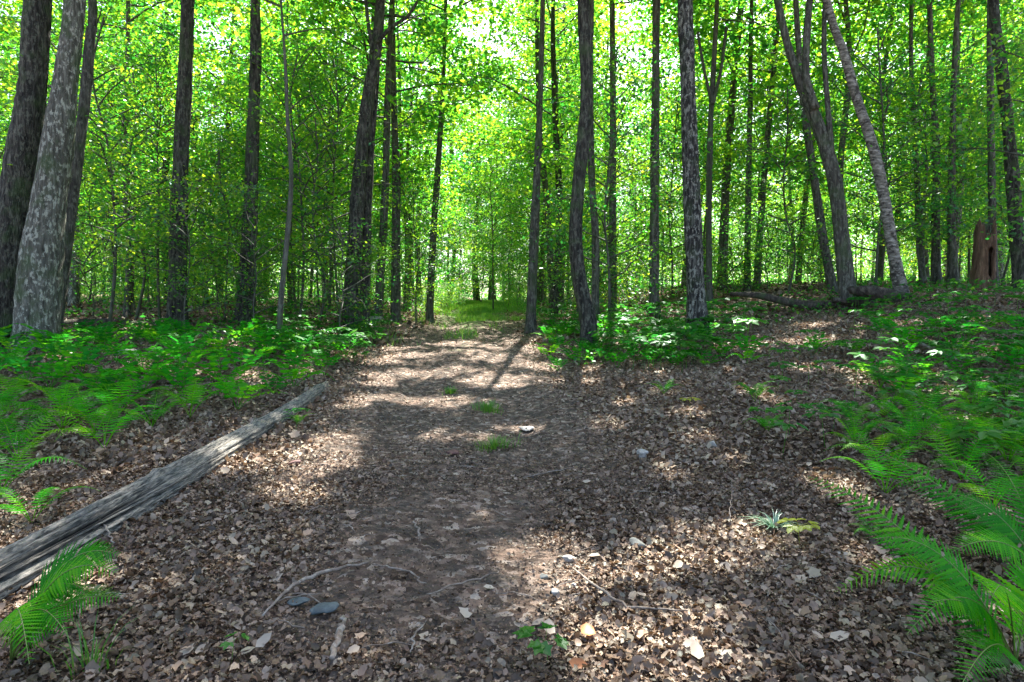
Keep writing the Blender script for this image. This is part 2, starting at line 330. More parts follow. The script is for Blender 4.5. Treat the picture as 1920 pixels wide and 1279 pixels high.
def leaves_mesh(name, P, N, S, tpl, material, rndv=None, rs_=rs, X=None):
    V, F = leaves_geo(P, N, S, tpl, rs_, X)
    if rndv is None: rndv = rs_.rand(len(P))
    return mesh_np(name, V, [F], material, {'rnd': np.repeat(rndv, len(tpl[0]))})

def catmull(P, n):
    P = np.asarray(P, float); Q = np.vstack([2 * P[0] - P[1], P, 2 * P[-1] - P[-2]])
    out = []
    seg = len(P) - 1
    for t in np.linspace(0, seg, n):
        i = min(int(t), seg - 1); f = t - i; a, b, c, d = Q[i], Q[i + 1], Q[i + 2], Q[i + 3]
        out.append(.5 * ((2 * b) + (c - a) * f + (2 * a - 5 * b + 4 * c - d) * f * f + (3 * b - 3 * c + d - a) * f ** 3))
    return np.array(out)
def tube_geo(P, Rr, sides=8, rough=0.0, flare=0.0, seed=0, cap=True):
    """a tapering, slightly fluted tube; returns V, quads, tris"""
    r_ = np.random.RandomState(seed)
    P = np.asarray(P, float); n = len(P); Rr = np.asarray(Rr, float)
    D = np.gradient(P, axis=0); D /= np.linalg.norm(D, axis=1, keepdims=True) + 1e-9
    ref = np.array([1, 0, 0.]) if abs(D[0][0]) < .8 else np.array([0, 0, 1.])
    a = np.linspace(0, 2 * math.pi, sides, endpoint=False)
    ph = r_.rand(6) * 6.28; V = []
    L = np.concatenate([[0], np.cumsum(np.linalg.norm(np.diff(P, axis=0), axis=1))])
    for i in range(n):
        u = ref - D[i] * ref.dot(D[i]); u /= np.linalg.norm(u); w = np.cross(D[i], u)
        rr = np.full(sides, Rr[i])
        if rough:
            rr = rr * (1 + rough * (.5 * np.sin(3 * a + ph[0] + L[i] * .6) + .4 * np.sin(5 * a + ph[1] - L[i] * .9) + .5 * np.sin(2 * a + ph[2] + L[i] * 2.1)) + rough * .8 * r_.normal(size=sides) * .5 + rough * .5 * math.sin(L[i] * 3 + ph[3]))
        if flare:
            k = math.exp(-max(0, L[i] - .3) / .22) * flare
            rr = rr * (1 + 1.05 * k * (1 + .5 * np.sin(4 * a + ph[4]) + .25 * np.sin(7 * a + ph[5])))
        V.append(P[i] + rr[:, None] * (np.cos(a)[:, None] * u + np.sin(a)[:, None] * w))
    V = np.vstack(V); i = np.arange(n - 1)[:, None] * sides; j = np.arange(sides)[None]; k = (j + 1) % sides
    Q = np.stack([i + j, i + k, i + sides + k, i + sides + j], -1).reshape(-1, 4)
    T = np.zeros((0, 3), int)
    if cap:
        V = np.vstack([V, P[-1:] + D[-1:] * Rr[-1] * .5, P[:1]]); e = len(V) - 2; j = np.arange(sides); k = (j + 1) % sides; b = (n - 1) * sides
        T = np.vstack([np.stack([b + j, b + k, np.full(sides, e)], -1), np.stack([k, j, np.full(sides, e + 1)], -1)])
    return V, Q, T
class Geo:
    def __init__(s): s.V = []; s.Q = []; s.T = []; s.n = 0
    def add(s, V, Q=(), T=()):
        s.V.append(V)
        if len(Q): s.Q.append(np.asarray(Q) + s.n)
        if len(T): s.T.append(np.asarray(T) + s.n)
        s.n += len(V)
    def tube(s, *a, **k): s.add(*tube_geo(*a, **k))
    def mesh(s, name, m, smooth=True, attrs=None):
        return mesh_np(name, np.vstack(s.V), ([np.vstack(s.Q)] if s.Q else []) + ([np.vstack(s.T)] if s.T else []), m, attrs, smooth)

# ------------------------------------------------------------------ ground sheet
def axis(lo, hi, dense_lo, dense_hi, step, grow=1.13):
    a = list(np.arange(dense_lo, dense_hi, step)); s = step; x = dense_hi
    while x < hi: a.append(x); s *= grow; x += s
    a.append(hi); s = step; x = dense_lo - step; b = []
    while x > lo: b.append(x); s *= grow; x -= s
    b.append(lo)
    return np.array(b[::-1] + a)
xs = axis(-420, 420, -11, 13, .13); ys = axis(-80, 620, .8, 22, .13)
X, Y = np.meshgrid(xs, ys); Z = ground(X, Y)
far = sm((np.abs(X) - 15) / 40); Z = Z + far * .6 * np.sin(X * .09 + 1) * np.cos(Y * .07)
Z = Z + .010 * rs.normal(size=Z.shape) * (np.abs(X) < 14)
nx, ny = len(xs), len(ys)
i = (np.arange(ny - 1)[:, None] * nx + np.arange(nx - 1)[None]).ravel()
Q = np.stack([i, i + 1, i + nx + 1, i + nx], -1)
dxp = np.abs(X - path_x(Y)); on = 1 - sm((dxp - path_w(Y) + .5) / 1.0)
litter_a = .62 - .22 * on
mid = np.exp(-(dxp / .38) ** 2)
green_a = .12 + .18 * on * mid * sm((Y - 6) / 8) + .22 * on * sm((Y - 15) / 10) + .30 * sm((Y - 26) / 12) * sm(dxp / 3) * 0 + .12 * sm((Y - 24) / 12) * on
green_a = green_a + .12 * sm((Y - 12) / 15) * (X < 0)
me = mesh_np('ground', np.stack([X, Y, Z], -1).reshape(-1, 3), [Q], M_GROUND, {'litter': litter_a.ravel(), 'green': green_a.ravel()}, True)
tag(link('ground', me), 'forest floor of soil and leaf litter rising away along the track', kind='structure')

# ------------------------------------------------------------------ crowns
def crown_points(r_, trunk, z0, z1, rad, nb, per, spread=.55, droop=.25, flat=.24):
    """branches from a trunk polyline (N,3) between heights z0..z1; returns branch polylines and leaf points + normals"""
    br = []; LP = []; LN = []; LR = []
    zt = trunk[:, 2]
    for k in range(nb):
        f = (k + r_.rand()) / nb; z = z0 + (z1 - z0) * f
        b = np.array([np.interp(z, zt, trunk[:, 0]), np.interp(z, zt, trunk[:, 1]), z])
        az = k * 2.4 + r_.rand() * 1.2
        L = rad * (math.sin(math.pi * min(1, .22 + .78 * f)) ** .6 * .85 + .15) * (.65 + .5 * r_.rand())
        up = (.15 + .75 * f) * L * (1 - droop) + .1
        d = np.array([math.cos(az), math.sin(az), 0])
        pts = [b, b + d * L * .35 + np.array([0, 0, up * .5]), b + d * L * .7 + np.array([0, 0, up * .85]) + r_.normal(size=3) * .08 * L, b + d * L + np.array([0, 0, up * .95 - droop * .25 * L]) + r_.normal(size=3) * .1 * L]
        pts = catmull(pts, 7); br.append((pts, L))
        ns = max(2, int(per * L))
        for s in range(ns):
            t = .30 + .70 * r_.rand() ** .8
            q = np.array([np.interp(t * 6, range(7), pts[:, c]) for c in range(3)])
            side = np.array([-d[1], d[0], 0]) * r_.normal() * spread * L * .35 * (1.2 - .5 * t) + np.array([0, 0, r_.normal() * .10 * L])
            c = q + side; br.append((np.array([q, (q + c) / 2 + [0, 0, .05], c]), 0))
            m = 20 + r_.randint(18); sr = .28 + .18 * r_.rand() + .03 * L
            o = r_.normal(size=(m, 3)) * [sr, sr, sr * flat]; LP.append(c + o)
            nn = r_.normal(size=(m, 3)) * .55 + [0, 0, 1]; nn += r_.normal(size=3) * .25; LN.append(nn)
            LR.append(np.clip(r_.rand() * .85 + r_.normal(size=m) * .13 + .08, 0, 1))
    return br, np.vstack(LP), np.vstack(LN), np.concatenate(LR)
def branches_geo(G, br, r0=.05, sides=4):
    for pts, L in br:
        n = len(pts)
        if L: G.tube(pts, np.linspace(r0 * (.25 + .12 * L), .006, n), sides, cap=False)
        else: G.tube(pts, np.linspace(.007, .003, n), 3, cap=False)

PREFIX = 0
def hero_tree(kind, label, wps, depth, bark, H=18., crown=(9., 17., 3.6, 26, 4.0), sides=16, lean_extra=(0, 0), flare=.55, leaf=.17, limbs=(), rough=.07, group=None, cat='tree', leaves=True):
    """wps: (px, py, width_px) up the trunk as in the photograph, all at about `depth`"""
    global PREFIX; PREFIX += 1; r_ = np.random.RandomState(100 + PREFIX)
    base = world_at(wps[0][0], wps[0][1], depth); bx, by = base.x, depth
    bz = g1(bx, by)
    P = [(0, 0, -.35)]; Rr = [wps[0][2] * depth / 1173.3 / 2 * .9]
    for k, (px, py, w) in enumerate(wps):
        q = world_at(px, py, depth)
        z = max(q.z - bz, .02 if k == 0 else .3); P.append((q.x - bx, (k * .03 if k else 0), z)); Rr.append(w * depth / 1173.3 / 2 * .9)
    P = np.array(P); top = P[-1]; dirx = (P[-1][0] - P[-2][0]) / max(.5, P[-1][2] - P[-2][2])
    if H - bz > top[2] + 1:
        Hh = H
        for f in (.35, .7, 1.0):
            z = top[2] + (Hh - top[2]) * f; P = np.vstack([P, [top[0] + dirx * (z - top[2]) * (1 - .35 * f) + lean_extra[0] * f, lean_extra[1] * f + r_.normal() * .12, z]]); Rr.append(Rr[3 if len(Rr) < 4 else -1] * .78 if f < 1 else .03)
    n = int(P[-1][2] / .22) + 6
    tt = np.linspace(0, len(P) - 1, n); TP = catmull(P, n); TR = np.interp(tt, range(len(P)), Rr)
    root = thing(kind, (bx, by, bz), label, cat, group)
    G = Geo(); TP2 = TP.copy(); TP2[0][2] = -.35
    G.tube(TP2, TR, sides, rough=rough, flare=flare, seed=PREFIX)
    me = G.mesh('trunk', bark); link('trunk', me, root)
    for lm in limbs:     # limbs seen in the photograph
        G = Geo(); LP = [Vector(world_at(a, b, depth)) - Vector((bx, by, bz)) for a, b, w in lm]
        q = catmull(np.array(LP), 14); G.tube(q, np.interp(np.linspace(0, len(lm) - 1, 14), range(len(lm)), [w * depth / 1173.3 / 2 for a, b, w in lm]), 8, rough=.05)
        link('limb', G.mesh('limb', bark), root)
    if crown:
        z0, z1, rad, nb, per = crown
        br, LP, LN, LR = crown_points(r_, TP, z0, min(z1, TP[-1][2] - .1), rad, nb, per)
        W = LP + [bx, by, bz]
        hx, hy = sun_hit(W); keep = ~open_gap(hx, hy)
        u, v = project(W[:, 0], W[:, 1], W[:, 2])
        LP, LN, LR = LP[keep], LN[keep], LR[keep]
        G = Geo(); branches_geo(G, br, .06); link('branches', G.mesh('branches', bark), root)
        S = leaf * (.7 + .6 * r_.rand(len(LP)))
        me = leaves_mesh('crown', LP, LN, S, T_DIA, M_CROWN, LR, r_)
        link('crown', me, root)
    return root

hero_tree('maple_tree', 'thick dark brown trunk, outermost of the three stems at the left edge', [(0, 622, 84), (16, 480, 74), (38, 300, 62), (54, 150, 52), (60, 0, 46)], 11.0, B_DARK, crown=(8.5, 17, 4.2, 26, 4))
hero_tree('beech_tree', 'thick pale grey trunk leaning behind the ferns, middle of the three left stems', [(70, 632, 84), (74, 500, 74), (86, 380, 66), (102, 250, 52), (119, 100, 42), (128, 0, 38)], 10.6, B_GREY, crown=(8.5, 17, 4, 26, 4), flare=.35)
hero_tree('maple_tree', 'slender grey curved trunk just right of the thick pale one', [(104, 618, 26), (118, 480, 25), (137, 330, 22), (153, 180, 20), (161, 60, 18), (163, 0, 17)], 11.6, B_MAPLE, crown=(8, 15, 3, 18, 4), flare=.3)
hero_tree('maple_tree', 'thin trunk with a slight bend rising from behind the rotten log', [(240, 597, 17), (243, 480, 16), (236, 380, 14), (230, 250, 12), (234, 150, 9)], 17.0, B_MAPLE, crown=(7, 14, 3, 18, 4), flare=.3)
hero_tree('maple_tree', 'straight dark trunk rising beyond the fern patch, stout and rough', [(332, 610, 40), (333, 480, 34), (337, 300, 31), (342, 150, 28), (346, 0, 25)], 13.5, B_DARK, crown=(9, 18, 4.2, 26, 4))
hero_tree('maple_tree', 'nearly black trunk half veiled by sapling leaves left of the track', [(460, 603, 36), (464, 480, 33), (468, 360, 27), (472, 230, 25), (476, 100, 22), (474, 0, 19)], 14.5, B_DARK, crown=(9, 18, 4, 24, 4))
hero_tree('young_tree', 'pale thin pole standing at the back of the ferns', [(524, 640, 12), (526, 560, 11), (537, 440, 10), (543, 330, 9), (535, 220, 8), (530, 120, 6)], 12.0, B_YOUNG, H=9, crown=(5.8, 8.8, 1.5, 9, 4), flare=.2, leaf=.1)
hero_tree('maple_tree', 'tall leaning trunk left of the track that forks at the top of the picture', [(660, 592, 38), (664, 480, 31), (672, 330, 27), (686, 200, 26), (703, 90, 23), (711, 0, 20)], 15.5, B_DARK, crown=(9, 18, 4.2, 26, 4),
          limbs=[[(706, 80, 9), (735, 50, 7), (765, 30, 6), (790, -10, 5)], [(700, 100, 9), (690, 40, 7), (684, -20, 6)]])
hero_tree('maple_tree', 'slim dark stem close beside the leaning forked trunk', [(684, 592, 21), (687, 450, 18), (692, 300, 17), (700, 200, 14), (704, 150, 12)], 15.8, B_DARK, crown=(7.5, 14, 2.5, 12, 4), flare=.3)
hero_tree('maple_tree', 'mid grey trunk standing behind the forked one near the track', [(742, 580, 20), (742, 450, 18), (742, 330, 17), (738, 200, 12), (736, 60, 9)], 20.0, B_MAPLE, crown=(8, 18, 3.6, 22, 4))
hero_tree('maple_tree', 'thin trunk at the left side of the track with tilted top', [(806, 576, 15), (812, 450, 14), (819, 340, 13), (826, 230, 11), (832, 100, 8)], 22.0, B_MAPLE, crown=(8, 18, 3.6, 22, 4))
hero_tree('maple_tree', 'slender trunk with pale upper half right of the track end', [(996, 586, 21), (1001, 450, 19), (1007, 330, 17), (1012, 220, 12), (1016, 90, 11), (1018, 0, 10)], 17.0, B_MAPLE, crown=(10.5, 18, 3.4, 20, 4))
hero_tree('cherry_tree', 'dark trunk with a bowed foot at the right edge of the track', [(1103, 602, 34), (1088, 530, 31), (1080, 450, 28), (1085, 350, 27), (1095, 260, 26), (1101, 170, 27), (1099, 80, 26), (1096, 0, 25)], 13.2, B_DARK, crown=(10, 18, 4.2, 26, 4), flare=.25)
hero_tree('maple_tree', 'slim trunk tucked close behind the dark bowed one', [(1116, 590, 16), (1117, 450, 16), (1110, 330, 14), (1108, 180, 12), (1110, 40, 10)], 16.0, B_MAPLE, crown=(9, 17, 3.2, 18, 4))
hero_tree('maple_tree', 'straight grey pole between the bowed trunk and the mottled one', [(1149, 583, 17), (1149, 400, 15), (1150, 200, 13), (1149, 0, 11)], 19.0, B_MAPLE, crown=(9, 18, 3.4, 20, 4))
hero_tree('maple_tree', 'even grey trunk just left of the big mottled trunk', [(1226, 586, 22), (1227, 450, 19), (1229, 300, 18), (1231, 150, 16), (1233, 0, 15)], 17.0, B_MAPLE, crown=(9.5, 18, 3.8, 24, 4))
hero_tree('maple_tree', 'big straight trunk with mottled black and grey bark right of the track', [(1307, 614, 42), (1303, 500, 37), (1298, 350, 34), (1294, 200, 31), (1291, 80, 30), (1289, 0, 29)], 12.6, B_SPECK, crown=(9, 18, 4.4, 28, 4), flare=.4, rough=.08)
hero_tree('young_tree', 'thin forked pole directly behind the big mottled trunk', [(1330, 575, 13), (1330, 400, 12), (1333, 250, 12), (1336, 190, 11)], 18.0, B_YOUNG, H=14, crown=(8, 14, 2.6, 14, 4), limbs=[[(1336, 195, 8), (1322, 140, 6), (1308, 60, 5)], [(1336, 195, 8), (1352, 130, 6), (1362, 50, 5)]])
hero_tree('maple_tree', 'straight thin dark trunk beyond the fallen branch', [(1400, 577, 14), (1403, 400, 12), (1408, 200, 10), (1410, 60, 8)], 20.0, B_MAPLE, crown=(8, 17, 3.2, 18, 4))
hero_tree('maple_tree', 'leaning grey trunk that divides into two limbs on the right bank', [(1592, 575, 34), (1582, 470, 30), (1568, 340, 28), (1548, 260, 27), (1526, 200, 24), (1496, 120, 18), (1466, 0, 14)], 13.5, B_MAPLE, crown=(9, 16, 4, 22, 4), flare=.35,
          limbs=[[(1528, 205, 18), (1512, 150, 15), (1512, 80, 13), (1520, -20, 12)], [(1560, 300, 12), (1552, 200, 10), (1545, 90, 9), (1548, -20, 8)]])
hero_tree('maple_tree', 'mottled leaning trunk left of the dividing grey one', [(1562, 575, 19), (1545, 450, 17), (1528, 330, 16), (1512, 210, 14), (1500, 60, 11)], 16.0, B_MAPLE, crown=(8, 16, 3.4, 20, 4), flare=.3)
hero_tree('birch_tree', 'leaning birch trunk with pale banded peeling bark', [(1692, 572, 27), (1676, 470, 23), (1659, 360, 21), (1640, 270, 21), (1612, 180, 19), (1588, 90, 17), (1560, 0, 15)], 13.0, B_BIRCH, crown=(8.5, 15, 3.6, 22, 4), flare=.3, rough=.04)
hero_tree('maple_tree', 'dark trunk on the right bank, first beyond the birch', [(1730, 560, 14), (1724, 420, 13), (1718, 250, 10), (1712, 100, 8)], 18.0, B_MAPLE, crown=(8, 16, 3, 18, 4))
hero_tree('maple_tree', 'slightly thicker grey trunk of the close pair beyond the birch', [(1756, 556, 17), (1756, 420, 15), (1758, 280, 13), (1750, 100, 10)], 17.0, B_MAPLE, crown=(8, 17, 3.2, 18, 4))
hero_tree('maple_tree', 'grey trunk just left of the hollow snag', [(1787, 553, 18), (1786, 430, 16), (1788, 300, 13), (1795, 100, 10)], 16.5, B_MAPLE, crown=(8, 17, 3.2, 18, 4))
hero_tree('maple_tree', 'straight slim trunk immediately right of the hollow snag', [(1862, 545, 19), (1862, 400, 14), (1861, 200, 12), (1862, 0, 10)], 14.5, B_MAPLE, crown=(8, 16, 3.2, 18, 4), flare=.3)
hero_tree('cherry_tree', 'brown leaning trunk at the right edge of the picture', [(1915, 545, 30), (1905, 400, 25), (1896, 250, 22), (1884, 120, 20), (1872, 0, 19)], 13.0, B_DARK, crown=(8.5, 17, 4, 24, 4), flare=.3)

# hollow snag
def snag():
    px, py, d = 1842, 548, 13.6
    b = world_at(px, py, d); bz = g1(b.x, d)
    root = thing('dead_snag', (b.x, d, bz), 'broken reddish dead trunk with a tall dark hollow in its front', 'dead tree')
    top = world_at(px, 408, d).z - bz; rr = 36 * d / 1173.3 / 2
    sides = 28; n = 26; V = []; keep = []
    r_ = np.random.RandomState(4); ang = np.linspace(0, 2 * math.pi, sides, endpoint=False)
    edge = 1 - .16 * r_.rand(sides) - .12 * np.abs(np.sin(ang * 1.5 + 1)); 
    for i in range(n):
        f = i / (n - 1)
        for j, a in enumerate(ang):
            r1 = rr * (1.15 - .25 * f) * (1 + .06 * math.sin(3 * a + f * 4) + .03 * r_.normal())
            V.append((math.cos(a) * r1, math.sin(a) * r1, -.3 + (top * edge[j] + .3) * f))
    Q = []
    for i in range(n - 1):
        f = (i + .5) / (n - 1)
        for j in range(sides):
            a = ang[j] + math.pi / sides
            da = (a - 1.53 * math.pi)      # front, towards the track
            if ((da / .42) ** 2 + ((f - .60) / .24) ** 2) < 1: continue
            Q.append((i * sides + j, i * sides + (j + 1) % sides, (i + 1) * sides + (j + 1) % sides, (i + 1) * sides + j))
    me = mesh_np('shell', np.array(V), [np.array(Q)], B_SNAG, None, True)
    o = link('shell', me, root); s = o.modifiers.new('s', 'SOLIDIFY'); s.thickness = .05; s.offset = -1
    G = Geo(); G.tube(np.array([(0, .03, .0), (0, .03, top * .9)]), [rr * .72, rr * .5], 14); o = link('rotten_core', G.mesh('rotten_core', B_ROT), root)
snag()

# ------------------------------------------------------------------ background trees from prototypes
def proto_tall(seed, H, bark, r0, leafsize, rad, nb, per, z0):
    r_ = np.random.RandomState(seed)
    pts = [(0, 0, -.4)]; x = y = 0; lean = r_.normal(size=2) * .035
    for k in range(1, 6):
        z = H * k / 5; x = lean[0] * z + r_.normal() * .10; y = lean[1] * z + r_.normal() * .10; pts.append((x, y, z))
    TP = catmull(pts, 34); TR = np.interp(TP[:, 2], [0, H * .5, H], [r0, r0 * .62, .02])
    G = Geo(); G.tube(TP, TR, 10, rough=.06, flare=.35, seed=seed)
    br, LP, LN, LR = crown_points(r_, TP, z0, H - .3, rad, nb, per)
    branches_geo(G, br, .05)
    tm = G.mesh('trunk', bark)
    S = leafsize * (.7 + .6 * r_.rand(len(LP)))
    cm = leaves_mesh('crown', LP, LN, S, T_DIA, M_CROWN if leafsize > .11 else M_UNDER, LR, r_)
    return tm, cm, (LP, LN, S, LR, M_CROWN if leafsize > .11 else M_UNDER)
TALL = [proto_tall(1, 19, B_MAPLE, .15, .19, 3.6, 28, 3.8, 5.0), proto_tall(2, 21, B_DARK, .19, .19, 4.0, 29, 3.6, 6.0), proto_tall(3, 17, B_MAPLE, .12, .18, 3.3, 27, 4.0, 3.6),
        proto_tall(4, 15, B_YOUNG, .10, .17, 2.9, 27, 4.2, 2.8), proto_tall(5, 20, B_GREY, .17, .19, 3.8, 29, 3.6, 4.6)]
SAP = [proto_tall(11, 5.5, B_YOUNG, .030, .10, 1.6, 22, 4.6, 1.0), proto_tall(12, 7.5, B_YOUNG, .040, .105, 2.1, 26, 4.2, 1.4), proto_tall(13, 4.0, B_YOUNG, .022, .09, 1.35, 16, 5.2, .6),
       proto_tall(14, 9.0, B_YOUNG, .05, .11, 2.3, 28, 4.0, 2.0), proto_tall(15, 6.5, B_YOUNG, .034, .10, 1.8, 24, 4.4, .9)]
BUSH = [proto_tall(21, 2.0, B_YOUNG, .014, .085, .95, 12, 6, .25), proto_tall(22, 1.4, B_YOUNG, .012, .08, .8, 10, 7, .15), proto_tall(23, 2.7, B_YOUNG, .018, .09, 1.1, 14, 5.5, .4)]
def stand(name, protos, x, y, s, label, cat, group, maxy=42, rz=None):
    tm, cm, (LP, LN, S, LR, lm) = protos; rz = rnd.random() * 6.28 if rz is None else rz; z = g1(x, y)
    if y < maxy:        # leave the canopy gaps open that let the sun patches through
        c, sn = math.cos(rz) * s, math.sin(rz) * s
        hx, hy = sun_hit(np.stack([LP[:, 0] * c - LP[:, 1] * sn + x, LP[:, 0] * sn + LP[:, 1] * c + y, LP[:, 2] * s + z], -1))
        k = ~open_gap(hx, hy)
        if name == 'forest_tree': k &= (LP[:, 2] * s + z < 1.4 + .54 * y) | (((np.arange(len(LP)) // 29) % 6) < 1)
        if (~k).mean() > .012: cm = leaves_mesh('crown', LP[k], LN[k], S[k], T_DIA, lm, LR[k], np.random.RandomState(3))
    root = thing(name, (x, y, z), label, cat, group, rz, s)
    link('trunk' if name != 'shrub' else 'stem', tm, root); link('crown', cm, root)
    LAB.append((root, name, x / y * 1173.3 + 960, label, group))
    return root
LAB = []
taken = []
def free(x, y, d):
    for a, b in taken:
        if (a - x) ** 2 + (b - y) ** 2 < d * d: return False
    taken.append((x, y)); return True
n_t = 0; tries = 0
while n_t < 142 and tries < 6000:
    tries += 1
    y = 19 + 78 * rnd.random() ** 1.15; x = rnd.uniform(-1, 1) * (y * .83 + 1.5)
    if y < 52 and abs(x - float(path_x(y))) < 2.0 + .01 * y: continue
    if not free(x, y, 1.5 + .02 * y): continue
    side = 'left' if x < path_x(y) else 'right'
    far_ = y > 48
    lab = {('left', False): 'tall slim forest tree standing left of the track behind the main trunks', ('right', False): 'tall slim forest tree standing right of the track behind the main trunks',
           ('left', True): 'distant thin tree deep in the forest left of the track end', ('right', True): 'distant thin tree deep in the forest right of the track end'}[(side, far_)]
    grp = {('left', False): 'slim trees left of the track', ('right', False): 'slim trees right of the track', ('left', True): 'distant trees left of the track end', ('right', True): 'distant trees right of the track end'}[(side, far_)]
    stand('forest_tree', TALL[rnd.randrange(5)], x, y, rnd.uniform(.8, 1.15), lab, 'tree', grp); n_t += 1
n_s = 0; tries = 0
while n_s < 145 and tries < 5000:
    tries += 1
    y = 15.5 + 52 * rnd.random() ** 1.15; x = rnd.uniform(-1, 1) * (y * .83 + .5)
    dp = x - float(path_x(y))
    if abs(dp) < (2.4 if y < 30 else 1.9) and y < 46: continue
    if y < 20 and -2 < dp < 8 and rnd.random() < .6: continue
    if not free(x, y, 1.1): continue
    side = 'left' if dp < 0 else 'right'
    stand('sapling', SAP[rnd.randrange(5)], x, y, rnd.uniform(.8, 1.2), 'leafy young sapling with layered sprays of leaves %s of the track' % side, 'sapling', 'saplings %s of the track' % side); n_s += 1
n_b = 0; tries = 0
while n_b < 85 and tries < 5000:
    tries += 1
    y = 15.0 + 40 * rnd.random() ** 1.2; x = rnd.uniform(-1, 1) * (y * .82)
    dp = x - float(path_x(y))
    if abs(dp) < 2.3: continue
    if not free(x, y, .8): continue
    side = 'left' if dp < 0 else 'right'
    stand('shrub', BUSH[rnd.randrange(3)], x, y, rnd.uniform(.7, 1.2), 'low leafy shrub growing between the trunks %s of the track' % side, 'shrub', 'shrubs between the trunks %s of the track' % side); n_b += 1
for x, y, k, s_, lab in [(-5.2, 36, 3, 1.15, 'tree whose crown spreads over the far track from its left side'), (1.7, 40, 0, 1.05, 'tree whose crown spreads over the far track from its right side'), (-3.0, 56, 1, 1.1, 'tall tree standing at the end of the track, left one of the closing group'),
                        (-1.0, 74, 4, 1.1, 'tall tree standing at the end of the track, farthest one of the closing group'), (1.6, 57, 2, 1.2, 'tall tree standing at the end of the track, right one of the closing group'), (-4.6, 27, 2, .95, 'slender tree leaning its leaves out over the left side of the middle track')]:
    stand('forest_tree', TALL[k], x, y, s_, lab, 'tree', None)
for k in range(26):
    if 2 < k < 9: continue
    if k < 12: y = rnd.uniform(46, 54); x = float(path_x(y)) + (k - 5.5) * .55
    else: y = rnd.uniform(23, 44); x = float(path_x(y)) + (-1 if k % 2 else 1) * rnd.uniform(1.55, 2.1)
    stand('shrub', BUSH[k % 3], x, y, rnd.uniform(.8, 1.4) if k < 12 else rnd.uniform(.45, .8), '', 'shrub', 'shrubs closing the far end of the track' if k < 12 else 'shrubs edging the far track')
# a few saplings the photograph shows on their own
for px, py, d, k, s, lab in [(590, 600, 15.5, 0, .95, 'leafy sapling spreading over the verge just left of the forked trunk'),
                             (420, 606, 14.8, 2, 1.0, 'small sapling whose sprays veil the nearly black trunk'),
                             (925, 570, 33, 3, .9, 'tall sapling whose leafy arch hangs over the far end of the track'), (905, 566, 50, 0, 1.2, 'bright sapling closing the far end of the track'), (860, 570, 40, 4, 1.0, 'sapling arching over the left side of the far track end'), (950, 570, 38, 0, .9, 'sapling leaning over the right side of the far track end'),
                             (345, 615, 12.6, 2, .8, 'low sapling in front of the straight dark left trunk'), (480, 615, 13.0, 2, .75, 'low sapling in front of the foot of the nearly black trunk'), (640, 612, 13.5, 2, .7, 'low sapling in front of the forked trunk'),
                             (1965, 560, 11.5, 0, 1.0, 'sapling with hanging sprays before the right edge trunk'), (200, 610, 13.5, 1, .9, 'sapling leafing between the left stems and the bent thin trunk'),
                             (300, 600, 15.5, 1, .9, 'sapling leafing out behind the straight dark left trunk'),
                             (780, 580, 21, 4, .8, 'sapling arching toward the track beyond the forked trunk'),
                             (1040, 583, 19, 2, 1.0, 'small sapling right of the track end beside the slender pale-topped trunk'),
                             (1470, 575, 16.5, 0, 1.0, 'sapling behind the fallen branch on the right'),
                             (1800, 560, 19, 1, .8, 'sapling filling the gap behind the hollow snag'),
                             (1640, 560, 15, 4, .95, 'sapling with bright sprays between the dividing trunk and the birch')]:
    q = world_at(px, py, d); stand('sapling', SAP[k], q.x, d, s, lab, 'sapling', None)

# far wood that reads as one mass
n = 190000
fy = rs.uniform(72, 150, n); fx = rs.uniform(-1, 1, n) * (fy * .95 + 6); fz = (17 + 12 * np.exp(-((fx + 3) / 18) ** 2)) * rs.rand(n) ** 1.3
gapc = np.abs(fx - path_x(fy)); clump = np.sin(fx * .45 + 2 * np.sin(fz * .4)) + np.sin(fz * .7 + fx * .23) + np.sin(fy * .5)
k = (clump > -1.15) | (fz < 5); fx, fy, fz = fx[k], fy[k], fz[k]
P = np.stack([fx, fy, ground(fx, fy) + fz], -1); Nn = rs.normal(size=P.shape) * .9 + [0, -.2, .8]
me = leaves_mesh('distant_woods', P, Nn, .40 * (.6 + .8 * rs.rand(len(P))), T_DIA, M_CROWN, np.clip(.5 + .3 * np.sin(fx * .3 + fz * .35) + .2 * rs.normal(size=len(P)), 0, 1))
tag(link('distant_woods', me), 'far leafy wood closing the view beyond the trees', kind='stuff')

n = 45000
fy = rs.uniform(58, 84, n); fx = rs.uniform(-1, 1, n) * fy * .86; fz = 7 * rs.rand(n) ** 1.4
k = (np.abs(fx - path_x(fy)) > 2.5) & (np.sin(fx * .8 + fy * .3) + np.sin(fx * .37 + fz) > -.8); fx, fy, fz = fx[k], fy[k], fz[k]
me = leaves_mesh('distant_undergrowth', np.stack([fx, fy, ground(fx, fy) + fz], -1), rs.normal(size=(len(fx), 3)) * .6 + [0, 0, 1], .24 * (.6 + .8 * rs.rand(len(fx))), T_DIA, M_UNDER, np.clip(.5 + .3 * np.sin(fx * .6 + fz) + .2 * rs.normal(size=len(fx)), 0, 1))
tag(link('distant_undergrowth', me), 'leafy undergrowth massed far back between the trunks', kind='stuff')

